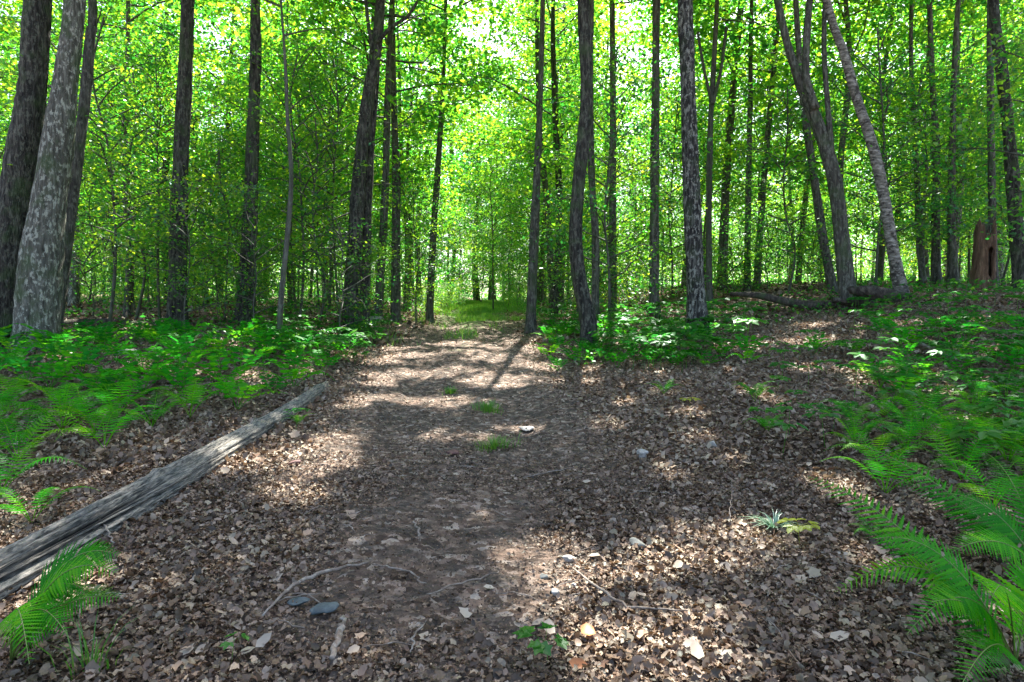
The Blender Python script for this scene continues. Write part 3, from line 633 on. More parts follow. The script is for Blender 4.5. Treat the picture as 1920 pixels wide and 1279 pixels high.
# ------------------------------------------------------------------ litter
def litter(n, y0, y1, size, tpl, name, label, pw=1.0, zoff=.02):
    yy = y0 + (y1 - y0) * rs.rand(n * 2) ** pw; xx = rs.uniform(-1, 1, n * 2) * (yy * .86 + .9)
    dp = np.abs(xx - path_x(yy)); onp = 1 - sm((dp - path_w(yy) + .7) / .9)
    onp = np.maximum(onp * sm((yy - 4.0) / 2), (1 - sm((np.abs(xx + .42 + .08 * np.sin(yy * 5)) - .42) / .55)) * (1 - sm((yy - 4.2) / 2)) * (.35 + .65 * sm((yy - 2.4) / .6)))
    keepp = 1 - onp * (.48 + .3 * sm((yy - 9) / 5))
    k = rs.rand(n * 2) < keepp; xx, yy, onp = xx[k][:n], yy[k][:n], onp[k][:n]; n = len(xx)
    s = size * (.45 + 1.15 * rs.rand(n) ** 2.2) * (1 - .55 * onp)
    P = np.stack([xx, yy, ground(xx, yy) + zoff * rs.rand(n)], -1)
    N = rs.normal(size=(n, 3)) * .48 + [0, 0, 1]
    pat = .5 + .22 * np.sin(xx * 2.1 + 1.7 * np.sin(yy * 1.3)) * np.cos(yy * 1.7)
    rv = np.clip(.95 * rs.rand(n) + .3 * pat - .17 - .14 * onp, 0, 1)
    me = leaves_mesh(name, P, N, s, tpl, M_LITTER, rv)
    tag(link(name, me), label, kind='stuff')
litter(34000, 1.7, 5.4, .040, T_CRUMP, 'leaf_litter', 'crumpled brown dead leaves carpeting the near ground', 1.0, .035)
litter(62000, 1.7, 6.4, .036, T_CURL, 'leaf_litter', 'curled brown dead leaves mixed into the near ground', 1.0, .03)
litter(120000, 1.7, 7.0, .022, T_SCRAP, 'leaf_fragments', 'crumbled leaf fragments between the larger dead leaves', 1.0, .028)
litter(130000, 5.4, 15, .058, T_SCRAP, 'leaf_litter', 'brown dead leaves spread over the middle ground', 1.15, .04)
litter(60000, 14, 40, .13, T_SCRAP, 'leaf_litter', 'dead leaves under the trees farther back', 1.1, .04)

litter(700, 1.8, 8, .058, T_MAPLE, 'whole_leaf_litter', 'larger whole dead leaves lying over the finer litter', 1.0, .05)
# single leaves that stand out
def dead_leaf(px, py, size, material, label, tpl=T_MAPLE, group=None):
    p = on_ground(px, py); r_ = np.random.RandomState(int(px * 7 + py))
    me = leaves_mesh('fallen_leaf', np.zeros((1, 3)), np.array([[r_.normal() * .25, -.25 + r_.normal() * .2, 1]]), [size], tpl, material, None, r_)
    o = link('fallen_leaf', me, None, (p.x - size * .3, p.y, p.z + .035)); tag(o, label, 'leaf', group)
dead_leaf(663, 968, .10, M_PALE, 'single pale star-shaped dead leaf lying on the dark mulch left of centre')
dead_leaf(563, 828, .13, M_PALE, 'whitish dead leaf just beside the small green plant by the log')
dead_leaf(1118, 1215, .09, M_RUST, 'orange-brown curled dead leaf right of the small bright seedling', T_CURL)
dead_leaf(1075, 1262, .07, M_RUST, 'small rust brown leaf at the bottom edge below the bright seedling', T_CURL)
dead_leaf(1140, 868, .08, M_PALE, 'small pale leaf on the track left of the white stones')
dead_leaf(520, 1090, .09, M_PALE, 'greyish pale leaf above the long curved stick')
g_pale = 'pale dead leaves scattered over the litter'
for k in range(60):
    px = rnd.uniform(180, 1700); py = 800 + 460 * rnd.random() ** .8
    if 650 < px < 900 and 900 < py < 1150: continue
    if px < 560 and py < 1150 - .62 * px + 90: continue
    dead_leaf(px, py, rnd.uniform(.05, .095), M_PALE, 'pale tan dead leaf lying flat on the brown leaf litter', rnd.choice([T_MAPLE, T_CURL, T_OVAL]), g_pale)

# ------------------------------------------------------------------ fallen log
def tube_between(pts, rads, sides, name, material, label, cat, rough=.1, n=None, kids=None, group=None):
    pts = np.array([tuple(p) for p in pts]); pts[:, 2] += .022 if max(rads) < .03 else 0; o = pts[0].copy(); n = n or 16
    G = Geo(); q = catmull(pts - o, n); rr = np.interp(np.linspace(0, len(rads) - 1, n), range(len(rads)), rads)
    if max(rads) < .03: q[1:-1] += np.random.RandomState(int(abs(o[0] * 531 + o[1] * 77)) % 9999).normal(size=(n - 2, 3)) * [.006, .006, .003]
    G.tube(q, rr, sides, rough=rough, seed=int(abs(o[0] * 977 + o[1] * 31)) % 9999)
    root = thing(name, tuple(o), label, cat, group)
    link('wood', G.mesh('wood', material), root)
    for kp, kr in (kids or []):
        G = Geo(); q = catmull(np.array([tuple(p) for p in kp]) - o, 8); G.tube(q, np.interp(np.linspace(0, len(kr) - 1, 8), range(len(kr)), kr), 6, rough=rough)
        link('side_twig', G.mesh('side_twig', material), root)
    return root
def big_log():
    far_ = on_ground(624, 728); mid_ = on_ground(372, 905); near_ = on_ground(150, 1040)
    d = (near_ - mid_); d.z = 0; d.normalize(); end = near_ + d * 1.5; end.z = g1(end.x, end.y)
    L = [end, near_, mid_, (mid_ + far_) / 2, far_]
    rad = [.13, .125, .12, .10, .07]
    pts = [Vector((p.x - .10, p.y + .05, g1(p.x, p.y) + r * .62)) for p, r in zip(L, rad)]
    o = pts[0]; n = 170; sides = 90
    q = catmull(np.array([tuple(p - o) for p in pts]), n); rr = np.interp(np.linspace(0, 4, n), range(5), rad)
    D = np.gradient(q, axis=0); D /= np.linalg.norm(D, axis=1, keepdims=True)
    a = np.linspace(0, 2 * math.pi, sides, endpoint=False); r_ = np.random.RandomState(8)
    V = []; Gr = []; RotShade = []; Lc = np.concatenate([[0], np.cumsum(np.linalg.norm(np.diff(q, axis=0), axis=1))]); LT = Lc[-1]
    ridge = r_.normal(size=sides) * .028; ridge2 = r_.normal(size=sides) * .04; jag = (np.sin(a * 3 + 1) > 0) * .6 + .4 * r_.rand(sides)
    for i in range(n):
        u = np.cross(D[i], [0, 0, 1.]); u /= np.linalg.norm(u); w = np.cross(u, D[i])     # u to the side, w up
        s = Lc[i]; f = s / LT
        tw = a + .12 * s
        r1 = 1 + np.interp(np.arange(sides) + 2 * math.sin(s * 1.3), range(sides), ridge, period=sides) + .05 * np.sin(2 * tw + 1.1 * s) + .03 * np.sin(5 * tw - s * .9)
        decay = math.exp(-s / 1.1)                                                         # the near end is split open
        crack = np.zeros(sides)
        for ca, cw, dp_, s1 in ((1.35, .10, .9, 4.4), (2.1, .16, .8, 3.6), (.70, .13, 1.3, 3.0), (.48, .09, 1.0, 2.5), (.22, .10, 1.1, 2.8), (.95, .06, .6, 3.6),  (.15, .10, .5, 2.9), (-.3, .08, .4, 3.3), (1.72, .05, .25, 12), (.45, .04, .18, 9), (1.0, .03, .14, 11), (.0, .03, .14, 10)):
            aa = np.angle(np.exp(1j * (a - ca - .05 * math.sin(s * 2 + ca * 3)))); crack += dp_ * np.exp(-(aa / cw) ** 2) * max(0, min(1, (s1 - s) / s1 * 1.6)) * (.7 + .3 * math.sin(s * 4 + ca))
        if f > .95: r1 = r1 * (1 - (f - .95) / .05 * (.15 + .8 * jag))
        for ks, ka, kh in ((3.1, .9, .35), (4.4, 1.9, .3), (5.3, .5, .4), (2.4, 1.7, .25)): r1 = r1 + kh * np.exp(-((s - ks) / .05) ** 2 - (np.angle(np.exp(1j * (a - ka))) / .25) ** 2)
        r1 = r1 * (1 - np.minimum(crack, .97)) + decay * ridge2 * 2 + r_.normal(size=sides) * .008
        rad_ = rr[i] * r1
        V.append(q[i] + rad_[:, None] * (np.cos(a)[:, None] * u * 1.05 + np.sin(a)[:, None] * w))
        RotShade.append(np.clip(crack * 1.6 - .25, 0, 1)); Gr.append(np.stack([np.full(sides, s), np.cos(a) * .16, np.sin(a) * .16], -1))  # grows with crack depth: rotten wood plus painted crack shade
    V = np.vstack(V); Gr = np.vstack(Gr)
    i = np.arange(n - 1)[:, None] * sides; j = np.arange(sides)[None]; k = (j + 1) % sides
    Q = np.stack([i + j, i + sides + j, i + sides + k, i + k], -1).reshape(-1, 4)
    e = len(V); V = np.vstack([V, q[-1:], q[:1]]); Gr = np.vstack([Gr, [[LT, 0, 0], [0, 0, 0]]]); j = np.arange(sides); k = (j + 1) % sides; b = (n - 1) * sides
    T = np.vstack([np.stack([b + k, b + j, np.full(sides, e)], -1), np.stack([j, k, np.full(sides, e + 1)], -1)])
    root = thing('fallen_log', tuple(o), 'long weathered silver-grey log lying along the left side of the track', 'log')
    link('log_body', mesh_np('log_body', V, [Q, T], M_LOG, {'grain': Gr, 'rot': np.concatenate(RotShade + [[1, 1]])}, True), root)
    # loose splinters at the split near end
    for px, py, ll, r0 in ((20, 1075, 1.0, .03), (60, 1090, .8, .022), (90, 1030, .7, .02)):
        s0 = world_at(px, py, 3.3) - o; G = Geo(); dv = np.array(tuple(-d)); p0 = np.array([s0.x, s0.y, .05 - .0])
        p0[2] = max(g1(s0.x + o.x, s0.y + o.y) - o.z + .04, -.2)
        qq = np.stack([p0 + dv * t * ll + [0, 0, .03 * math.sin(t * 3)] for t in np.linspace(-.3, .7, 10)])
        G.tube(qq, np.interp(np.linspace(0, 1, 10), [0, .5, 1], [.006, r0, .004]), 6, rough=.2)
        me = G.mesh('splinter', B_TWIG); link('splinter', me, root)
    return
big_log()

def gd(px, depth, h):
    x = (px - 960) / 1173.3 * depth; return Vector((x, depth, g1(x, depth) + h))
tube_between([gd(1368, 15.2, .55), gd(1420, 14.8, .45), gd(1480, 14.4, .22), gd(1530, 14.0, .10), gd(1570, 13.8, .06)], [.05, .075, .10, .12, .12], 10, 'fallen_branch', B_ROT,
             'dark fallen branch sagging to the ground right of the mottled trunk', 'branch')
tube_between([gd(1588, 13.4, .42), gd(1625, 13.2, .30), gd(1665, 13.0, .14), gd(1705, 12.8, .02)], [.08, .13, .14, .09], 12, 'fallen_log', B_ROT, 'short dark rotten log leaning at the foot of the birch', 'log', rough=.18)
tube_between([gd(1560, 13.3, .28), gd(1600, 13.3, .12), gd(1640, 13.1, .05)], [.07, .10, .06], 10, 'fallen_branch', B_ROT, 'dark broken branch beneath the short rotten log', 'branch', rough=.18)
tube_between([on_ground(110, 612), on_ground(200, 611), on_ground(300, 612)], [.12, .14, .10], 10, 'fallen_log', B_ROT, 'mossy rotten log lying behind the ferns beside the left trunks', 'log', rough=.16)
tube_between([on_ground(300, 606), on_ground(380, 609), on_ground(440, 612)], [.05, .06, .04], 8, 'fallen_branch', B_ROT, 'thin dark branch on the ground at the foot of the straight dark left trunk', 'branch', rough=.16)
def gp(px, py, h=.02): p = on_ground(px, py); p.z += h; return p
tube_between([gp(1672, 640, .10), gp(1730, 662, .08), gp(1800, 690, .06)], [.015, .022, .018], 6, 'stick', B_TWIG, 'grey stick lying on the fern bank on the right', 'stick')
tube_between([gp(1790, 612, .10), gp(1860, 632, .08), gp(1915, 642, .06)], [.02, .025, .02], 6, 'stick', B_TWIG, 'long brown stick at the top of the right bank', 'stick')
# sticks on the track
tube_between([gp(492, 1172, .015), gp(540, 1128, .03), gp(600, 1095, .03), gp(690, 1068, .02)], [.004, .008, .010, .006], 6, 'stick', B_TWIG, 'long curved stick in front of the blue-grey stones', 'stick', kids=[([gp(540, 1128, .03), gp(575, 1128, .03), gp(612, 1150, .02)], [.005, .003])])
tube_between([gp(1074, 1082, .02), gp(1120, 1122, .03), gp(1160, 1150, .03), gp(1210, 1163, .025), gp(1290, 1160, .02)], [.005, .007, .007, .006, .004], 6, 'stick', B_TWIG, 'thin bent grey stick curving across the sunny patch', 'stick')
tube_between([gp(645, 1176, .02), gp(636, 1210, .02), gp(622, 1255, .01)], [.006, .016, .010], 7, 'wood_fragment', B_TWIG, 'flat pale piece of broken wood below the blue-grey stones', 'wood', rough=.2)
tube_between([gp(776, 990, .015), gp(783, 1005, .02), gp(788, 1026, .015)], [.004, .007, .004], 5, 'stick', B_TWIG, 'short whitish twig upright in the dark mulch at centre', 'stick')
tube_between([gp(700, 1072, .015), gp(760, 1088, .02), gp(800, 1110, .015)], [.004, .006, .003], 5, 'stick', B_TWIG, 'dark thin stick continuing right of the long curved one', 'stick')
tube_between([gp(800, 1130, .015), gp(880, 1105, .02), gp(935, 1085, .015)], [.003, .005, .003], 5, 'stick', B_TWIG, 'straight thin twig left of the sunny patch', 'stick')
tube_between([gp(980, 905, .015), gp(1030, 895, .02), gp(1075, 885, .015)], [.003, .006, .003], 5, 'stick', B_TWIG, 'thin twig on the track below the grass tufts', 'stick')
tube_between([gp(1368, 985, .01), gp(1372, 960, .10), gp(1371, 940, .13)], [.003, .003, .002], 5, 'stick', B_TWIG, 'tiny upright twig left of the sedge plant', 'stick')
tube_between([gp(180, 1000, .12), gp(196, 1012, .06), gp(215, 1030, .01)], [.005, .006, .006], 5, 'stick', B_TWIG, 'short twig leaning against the log above the corner fern', 'stick')
tube_between([gp(800, 1180, .015), gp(778, 1215, .02), gp(770, 1240, .015)], [.003, .005, .003], 5, 'stick', B_TWIG, 'pale crooked twig in the small sunny spot near the bottom', 'stick')
for k in range(60):
    px = rnd.uniform(120, 1750); py = 790 + 480 * rnd.random(); 
    if px < 620 and py < 1190 - .74 * px: continue
    p = gp(px, py, .018); a = rnd.uniform(0, math.pi); L = rnd.uniform(.06, .24)
    d = Vector((math.cos(a), math.sin(a), 0)); p1 = p + d * L * .5 + Vector((rnd.uniform(-1, 1), rnd.uniform(-1, 1), 0)) * L * .12; p2 = p + d * L
    p1.z = g1(p1.x, p1.y) + .025; p2.z = g1(p2.x, p2.y) + .015
    tube_between([p, p1, p2], [.002, .0035, .002], 5, 'twig', B_TWIG, 'thin dry twig lying loose among the dead leaves', 'twig', group='loose twigs in the litter', n=7)

# ------------------------------------------------------------------ stones
def stone(px, py, w, flat, material, label, seed, sink=.35):
    p = on_ground(px, py); d = p.y; r = w * d / 1173.3 / 2
    bm_me = bpy.data.meshes.new('stone'); import bmesh
    bm = bmesh.new(); bmesh.ops.create_icosphere(bm, subdivisions=3, radius=1)
    r_ = np.random.RandomState(seed); ks = [(r_.normal(size=3), r_.rand() * 6, r_.rand() * .10) for _ in range(6)]; cut = [(Vector(r_.normal(size=3)).normalized(), .55 + .25 * r_.rand()) for _ in range(11)]
    for v in bm.verts:
        c = v.co.copy(); 
        for nn, q in cut:
            t = c.dot(nn)
            if t > q: c -= nn * (t - q)
        s = 1 + sum(a * math.sin(2.4 * c.dot(Vector(k)) + ph) for k, ph, a in ks); c *= s
        v.co = Vector((c.x * r, c.y * r * .85, c.z * r * flat))
    bm.to_mesh(bm_me); bm.free(); bm_me.polygons.foreach_set('use_smooth', [True] * len(bm_me.polygons)); bm_me.materials.append(material)
    o = link('stone', bm_me, None, (p.x, p.y, p.z + r * flat * (.15 if label.startswith(('flat blue', 'thin blue')) else .12 if material is S_WHITE else -.02) + .024), (0, 0, seed)); tag(o, label, 'stone')
for a in [(610, 1155, 66, .30, S_BLUE, 'flat blue-grey slate stone, larger of the two near the broken wood', 1), (560, 1138, 44, .22, S_BLUE, 'thin blue-grey stone half buried beside the curved stick', 2),
          (1193, 1028, 34, .6, S_GREY, 'rounded greenish grey stone at the upper edge of the sunny patch', 3), (1066, 1057, 30, .5, S_WHITE, 'tan stone just above the bent stick', 4),
          (1043, 1122, 22, .6, S_WHITE, 'small pale pebble in the sunny patch left of the bent stick', 5), (1020, 1092, 20, .6, S_GREY, 'small grey pebble above the pale pebble', 6),
          (1205, 858, 28, .7, S_WHITE, 'white angular stone on the litter right of the grass tufts', 7), (1337, 842, 20, .9, S_WHITE, 'small white stone standing right of the white angular one', 8),
          (553, 874, 32, .5, S_RED, 'dark reddish-brown stone between the log and the track', 9), (235, 668, 44, .8, S_GREY, 'grey boulder peeking out of the fern patch', 10),
          (848, 853, 30, .3, S_RED, 'flat dark stone left of the lower grass tuft', 11), (700, 604, 36, .5, S_WHITE, 'pale flat rock at the left verge near the forked trunk', 12),
          (985, 808, 34, .25, S_WHITE, 'flat pale stone beside the lower grass tuft', 13), (1075, 1108, 14, .6, S_WHITE, 'tiny pale pebble touching the bent stick', 14), (1250, 880, 16, .6, S_GREY, 'small grey stone right below the white angular one', 15)]:
    stone(*a)

# ------------------------------------------------------------------ ferns
def pinna_unit(nt_=9, w=.16):
    """leaflet of unit length along +X with toothed margin"""
    V = []; Q = []
    for i in range(nt_ + 1):
        t = i / nt_; env = (1 - t) ** .75 * (.75 + .25 * min(1, t * 6)); z = -.10 * t * t
        V += [(t, 0, z + .012), (t - .01, w * env * .45, z), (t + .055, w * env, z - .01), (t - .01, -w * env * .45, z), (t + .055, -w * env, z - .01)]
    for i in range(nt_):
        b = i * 5; c = b + 5
        Q += [(b, c, c + 1, b + 1), (b, b + 3, c + 3, c)]
        Q += [(b + 1, c + 1, b + 2, b + 1)][:0]
    T = []
    for i in range(nt_):
        b = i * 5; c = b + 5
        T += [(b + 1, c + 1, b + 2), (b + 3, b + 4, c + 3)]
    return np.array(V, float), np.array(Q), np.array(T)
PV, PQ, PT = pinna_unit(9, .105)
PVs, PQs, PTs = pinna_unit(4, .20)
ME_PINNA = [mesh_np('leaflet', PV, [PQ, PT], M_FERN, {'rnd': np.full(len(PV), v)}) for v in (.15, .35, .55, .8)]
def frond_curve(tip, lift, n=24):
    """quadratic curve from the origin to tip (Vector), arching by lift"""
    tip = Vector(tip); c = Vector((tip.x * .42, tip.y * .42, tip.z * .5 + lift))
    return [(c * (2 * t * (1 - t)) + tip * (t * t)) for t in np.linspace(0, 1, n)]
def frond_frames(curve, npin, width, roll=0.0, bare=.16, zup=(0, 0, 1), ex=.75):
    L = len(curve) - 1; out = []
    for k in range(npin):
        t = bare + (1 - bare) * (k + .5) / npin * .985
        f = t * L; i = min(int(f), L - 1); p = curve[i].lerp(curve[i + 1], f - i); d = (curve[i + 1] - curve[i]).normalized()
        up = Vector(zup) - d * d.dot(Vector(zup))
        if up.length < .1: up = Vector((0, 1, 0)) - d * d.y
        up.normalize(); up = Quaternion(d, roll) @ up; side = d.cross(up)
        u = (t - bare) / (1 - bare); l = width * (1 - u) ** ex * (.62 + .38 * min(1, u * 4))
        for sg in (-1, 1):
            ax = (side * sg + d * (.28 + .35 * u) - up * .12 * 1).normalized()
            nn = (up - ax * up.dot(ax)).normalized(); yv = nn.cross(ax)
            if rnd.random() > .03: out.append((p, ax, yv, nn, l * (1 + rnd.uniform(-.22, .10)), u))
    return out
def frond_mesh(curve, npin, width, small=False, roll=0.0, shade=None, r0=.004):
    G = Geo(); q = np.array([tuple(p) for p in curve]); RV = []
    G.tube(q, np.linspace(r0, r0 * .25, len(q)), 4, cap=False); nst = G.n
    pv, pq, pt = (PVs, PQs, PTs) if small else (PV, PQ, PT)
    a = [np.full(G.n, .95)]
    for p, ax, yv, nn, l, u in frond_frames(curve, npin, width, roll):
        M = np.array([tuple(ax * l), tuple(yv * l), tuple(nn * l)]); G.add(pv @ M + np.array(tuple(p)), pq, pt)
        a.append(np.full(len(pv), (shade if shade is not None else .4) + rnd.uniform(-.12, .12) + .15 * u))
    return G.mesh('frond', M_FERN, False, {'rnd': np.clip(np.concatenate(a), 0, 1)})
def hero_fern(base, fronds, label, width=.14, npin=30, shades=None):
    """fronds: (px, py, depth, lift) of every tip; leaflets are pieces of their own"""
    root = thing('fern', tuple(base), label, 'fern')
    for k, (px, py, d, lift, w) in enumerate(fronds):
        tip = world_at(px, py, d) - base; cv = frond_curve(tip, lift)
        G = Geo(); q = np.array([tuple(p) for p in cv]); G.tube(q, np.linspace(.0045, .0012, len(q)), 5, cap=False)
        fr = link('frond', G.mesh('frond', M_FERNSTEM, True, {'rnd': np.full(G.n, .5)}), root)
        sh = rnd.randrange(4) if shades is None else shades[k]
        for p, ax, yv, nn, l, u in frond_frames(cv, npin, w * 1.25, rnd.uniform(-.15, .15), .16, (-.05, -.45, .88), .55):
            o = link('leaflet', ME_PINNA[min(3, max(0, sh + (1 if rnd.random() < .2 else 0)))], fr)
            M = Matrix(((ax.x * l, yv.x * l, nn.x * l, p.x), (ax.y * l, yv.y * l, nn.y * l, p.y), (ax.z * l, yv.z * l, nn.z * l, p.z), (0, 0, 0, 1)))
            o.matrix_local = M
b = Vector((2.06, 2.5, 0)); b.z = g1(b.x, b.y)
hero_fern(b, [(1512, 892, 3.3, .26, .16), (1566, 1110, 2.75, .50, .12), (1640, 1010, 2.75, .34, .14), (1700, 1190, 2.35, .42, .13), (1745, 1130, 2.35, .20, .14), (1610, 985, 3.1, .12, .12), (1860, 1120, 2.15, .30, .14), (1960, 1100, 2.5, .3, .14), (1800, 1290, 2.0, .22, .12)],
          'large bright fern reaching in from the bottom right corner', shades=[2, 3, 1, 1, 3, 0, 3, 2, 1])
b = Vector((2.75, 3.15, 0)); b.z = g1(b.x, b.y)
hero_fern(b, [(1770, 925, 3.5, .25, .15), (1785, 1035, 3.0, .26, .14), (1590, 825, 4.1, .2, .14), (1680, 900, 3.8, .18, .13), (1850, 850, 3.9, .25, .14), (1930, 900, 3.6, .25, .14)],
          'spreading fern at the right edge above the large corner fern', shades=[0, 2, 1, 0, 1, 1])
b = on_ground(20, 1245)
hero_fern(b, [(225, 1042, 2.75, .36, .16), (220, 1075, 2.5, .34, .12), (225, 1120, 2.45, .18, .11), (55, 1245, 2.2, .42, .12), (125, 1190, 2.3, .30, .12), (165, 1110, 2.6, .30, .13)],
          'bright fern in front of the split log end in the bottom left corner', shades=[0, 3, 2, 3, 1, 1])
FR = []
for k in range(6):
    Lf = rnd.uniform(.5, .62); cv = frond_curve((Lf, 0, .22 + .05 * rnd.random()), .30 + .1 * rnd.random(), 14)
    FR.append((frond_mesh(cv, 19, .15, False, 0, .05 + .16 * k), frond_mesh(cv, 13, .16, True, 0, .05 + .16 * k)))
def fern(x, y, s, label, group, near):
    root = thing('fern', (x, y, g1(x, y)), label, 'fern', group, 0, s)
    n = rnd.randint(6, 8) if near else 6; a0 = rnd.random() * 6.28
    for k in range(n):
        link('frond', FR[rnd.randrange(6)][0 if near else 1], root, (0, 0, 0), (rnd.uniform(-.2, .2), rnd.uniform(-.25, .15), a0 + k * 6.28 / n + rnd.uniform(-.3, .3)), (rnd.uniform(.8, 1.1),) * 3)
    if group: FERNS.append((root, x / y * 1173.3 + 960, y, group))
# far ferns: single meshes
def far_frond(seed):
    G = Geo(); a = []; Lf = rnd.uniform(.45, .6); cv = frond_curve((Lf, 0, rnd.uniform(.15, .3)), rnd.uniform(.2, .4), 6)
    G.tube(np.array([tuple(c) for c in cv]), np.linspace(.004, .002, 6), 3, cap=False); a.append(np.full(G.n, .6))
    for p, ax, yv, nn, l, u in frond_frames(cv, 9, .16):
        V = np.array([tuple(p), tuple(p + ax * l * .5 + yv * l * .24), tuple(p + ax * l), tuple(p + ax * l * .5 - yv * l * .24)]); G.add(V, [(0, 1, 2, 3)]); a.append(np.full(4, min(1, max(0, .05 + .25 * (seed % 4) + rnd.uniform(-.15, .15)))))
    return G.mesh('frond', M_FERN, False, {'rnd': np.concatenate(a)})
FARF = [far_frond(k) for k in range(8)]
def far_fern(p, s, label, group):
    root = thing('fern', tuple(p), label, 'fern', group, 0, s); a0 = rnd.random() * 6.28
    for k in range(6): link('frond', FARF[rnd.randrange(8)], root, (0, 0, 0), (rnd.uniform(-.2, .2), rnd.uniform(-.2, .2), a0 + k * 1.05 + rnd.uniform(-.3, .3)))
    FERNS.append((root, p.x / p.y * 1173.3 + 960, p.y, group))
FERNS = []
fern_spots = []
def spot_ok(p, d):
    for q in fern_spots:
        if (q[0] - p.x) ** 2 + (q[1] - p.y) ** 2 < d * d: return False
    fern_spots.append((p.x, p.y)); return True
g_l, g_r = 'ferns carpeting the left verge', 'ferns on the right bank'
cnt = 0
def in_poly(x, y, poly):
    c = False; j = len(poly) - 1
    for i in range(len(poly)):
        xi, yi = poly[i]; xj, yj = poly[j]
        if (yi > y) != (yj > y) and x < (xj - xi) * (y - yi) / (yj - yi) + xi: c = not c
        j = i
    return c
LEFT = [(-60, 640), (250, 632), (480, 628), (640, 640), (690, 665), (640, 690), (560, 720), (450, 765), (300, 800), (190, 840), (60, 880), (-60, 890)]
for k in range(2600):
    px, py = rnd.uniform(-60, 690), rnd.uniform(630, 890)
    if not in_poly(px, py, LEFT): continue
    p = on_ground(px, py + 8)
    dd = .40 + .015 * (p.y - 4)
    if not spot_ok(p, dd): continue
    near = p.y < 7.5; cnt += 1
    if cnt > 190: break
    if near: fern(p.x, p.y, rnd.uniform(.8, 1.25), 'green fern with arching fronds in the front of the left fern patch', g_l, True)
    else: far_fern(p, rnd.uniform(.8, 1.3), 'green fern in the back of the left fern patch near the trunks', g_l)
print('left ferns', cnt)
for px, py, s, lab in [(0, 935, .9, 'fern between the log and the left edge, fronds over bare litter'), (60, 985, .7, 'small fern just above the split log end'), (560, 800, .38, 'tiny fern tuft beside the far half of the grey log'),
                       (1415, 755, .6, 'fern standing alone in the litter in front of the mottled trunk'), (1440, 812, .5, 'small fern just below the lone fern right of the track'),
                       (1300, 650, .9, 'fern at the foot of the big mottled trunk'), (1245, 740, .5, 'small dull fern on the litter between track and right bank'), (1740, 780, .85, 'dark fern overhanging the shaded hollow on the right'),
                       (1650, 730, .8, 'fern at the left rim of the shaded hollow'), (1890, 870, 1.0, 'dense fern near the right edge above the spreading fern'), (1700, 850, .7, 'fern with one long frond pointing left across the litter'),
                       (1860, 960, .8, 'fern between the spreading fern and the right edge'), (1640, 1015, .35, 'little pale fern frond behind the large corner fern')]:
    p = on_ground(px, py); fern_spots.append((p.x, p.y)); fern(p.x, p.y, s, lab, None, True)
cnt = 0
for k in range(900):
    px, py = rnd.uniform(1020, 1990), rnd.uniform(612, 960)
    w = 1.0
    if px < 1600 and py > 698 - max(0, px - 1300) * .12: continue
    if 1330 < px < 1620 and py < 665: continue
    if py > 700 and px < 1780 - (py - 700) * .1: w = .25
    if rnd.random() > w: continue
    p = on_ground(px, py)
    if not spot_ok(p, .34): continue
    near = p.y < 7; cnt += 1
    if cnt > 110: break
    if near: fern(p.x, p.y, rnd.uniform(.7, 1.0), 'green fern among the plants low on the right bank', g_r, True)
    else: far_fern(p, rnd.uniform(.6, .95), 'small green fern under the trunks beyond the right verge', g_r)
print('right ferns', cnt)

# ------------------------------------------------------------------ leafy herbs
def herb_meshes(seed):
    r_ = np.random.RandomState(seed); h = .16 + .14 * r_.rand(); G = Geo()
    top = np.array([r_.normal() * .02, r_.normal() * .02, h]); G.tube(np.array([[0, 0, -.02], top * [.5, .5, .55], top]), [.003, .0025, .002], 4, cap=False)
    P = []; N = []; Xd = []; S = []
    for k in range(3 + seed % 3):
        a = k * 6.28 / (3 + seed % 3) + r_.rand() * .5; l = .06 + .05 * r_.rand(); e = top + [math.cos(a) * l, math.sin(a) * l, .02]
        G.tube(np.array([top * .96, e]), [.0018, .0012], 3, cap=False)
        for q in (-.95, 0, .95):
            P.append(e); N.append((r_.normal() * .12 + .2 * math.cos(a), r_.normal() * .12 + .2 * math.sin(a), 1)); Xd.append((math.cos(a + q), math.sin(a + q), -.1)); S.append(.085 + .04 * r_.rand())
    V, F = leaves_geo(np.array(P), np.array(N), S, T_MAPLE if seed % 2 else T_OVAL, r_, np.array(Xd)); nst = G.n
    G.add(V, (), F)
    a = np.concatenate([np.full(nst, .9), np.repeat(np.clip(.35 + .25 * r_.normal(size=len(P)), 0, 1), len((T_MAPLE if seed % 2 else T_OVAL)[0]))])
    return G.mesh('herb', M_HERB, False, {'rnd': a})
HERB = [herb_meshes(s) for s in range(8)]
def herb(p, s, label, group=None, name='woodland_herb', cat='plant'):
    return tag(link(name, HERB[rnd.randrange(8)], None, tuple(p), (rnd.uniform(-.1, .1), rnd.uniform(-.1, .1), rnd.random() * 6.28), (s,) * 3), label, cat, group)
hs = []; HERBS = []
def herb_field(n, box, test, label, group, s0, s1, dd=.16):
    c = 0
    for k in range(n * 12):
        px, py = rnd.uniform(box[0], box[2]), rnd.uniform(box[1], box[3])
        if not test(px, py): continue
        p = on_ground(px, py)
        if any((q[0] - p.x) ** 2 + (q[1] - p.y) ** 2 < dd * dd for q in hs): continue
        hs.append((p.x, p.y)); HERBS.append((herb(p, rnd.uniform(s0, s1), label, group), p.x / p.y * 1173.3 + 960, p.y, group)); c += 1
        if c >= n: break
herb_field(150, (1010, 596, 1420, 700), lambda x, y: y < 612 + (x - 1010) * .5 and (y < 700 - max(0, x - 1280) * .4), 'broad-leaved green herb on the right verge between track and mottled trunk', 'leafy herbs on the right verge', 1.0, 1.9)
herb_field(110, (1600, 560, 1960, 900), lambda x, y: y < 760 or x > 1800, 'broad-leaved green herb on the right bank under the birch and snag', 'leafy herbs on the right bank', .8, 1.3)
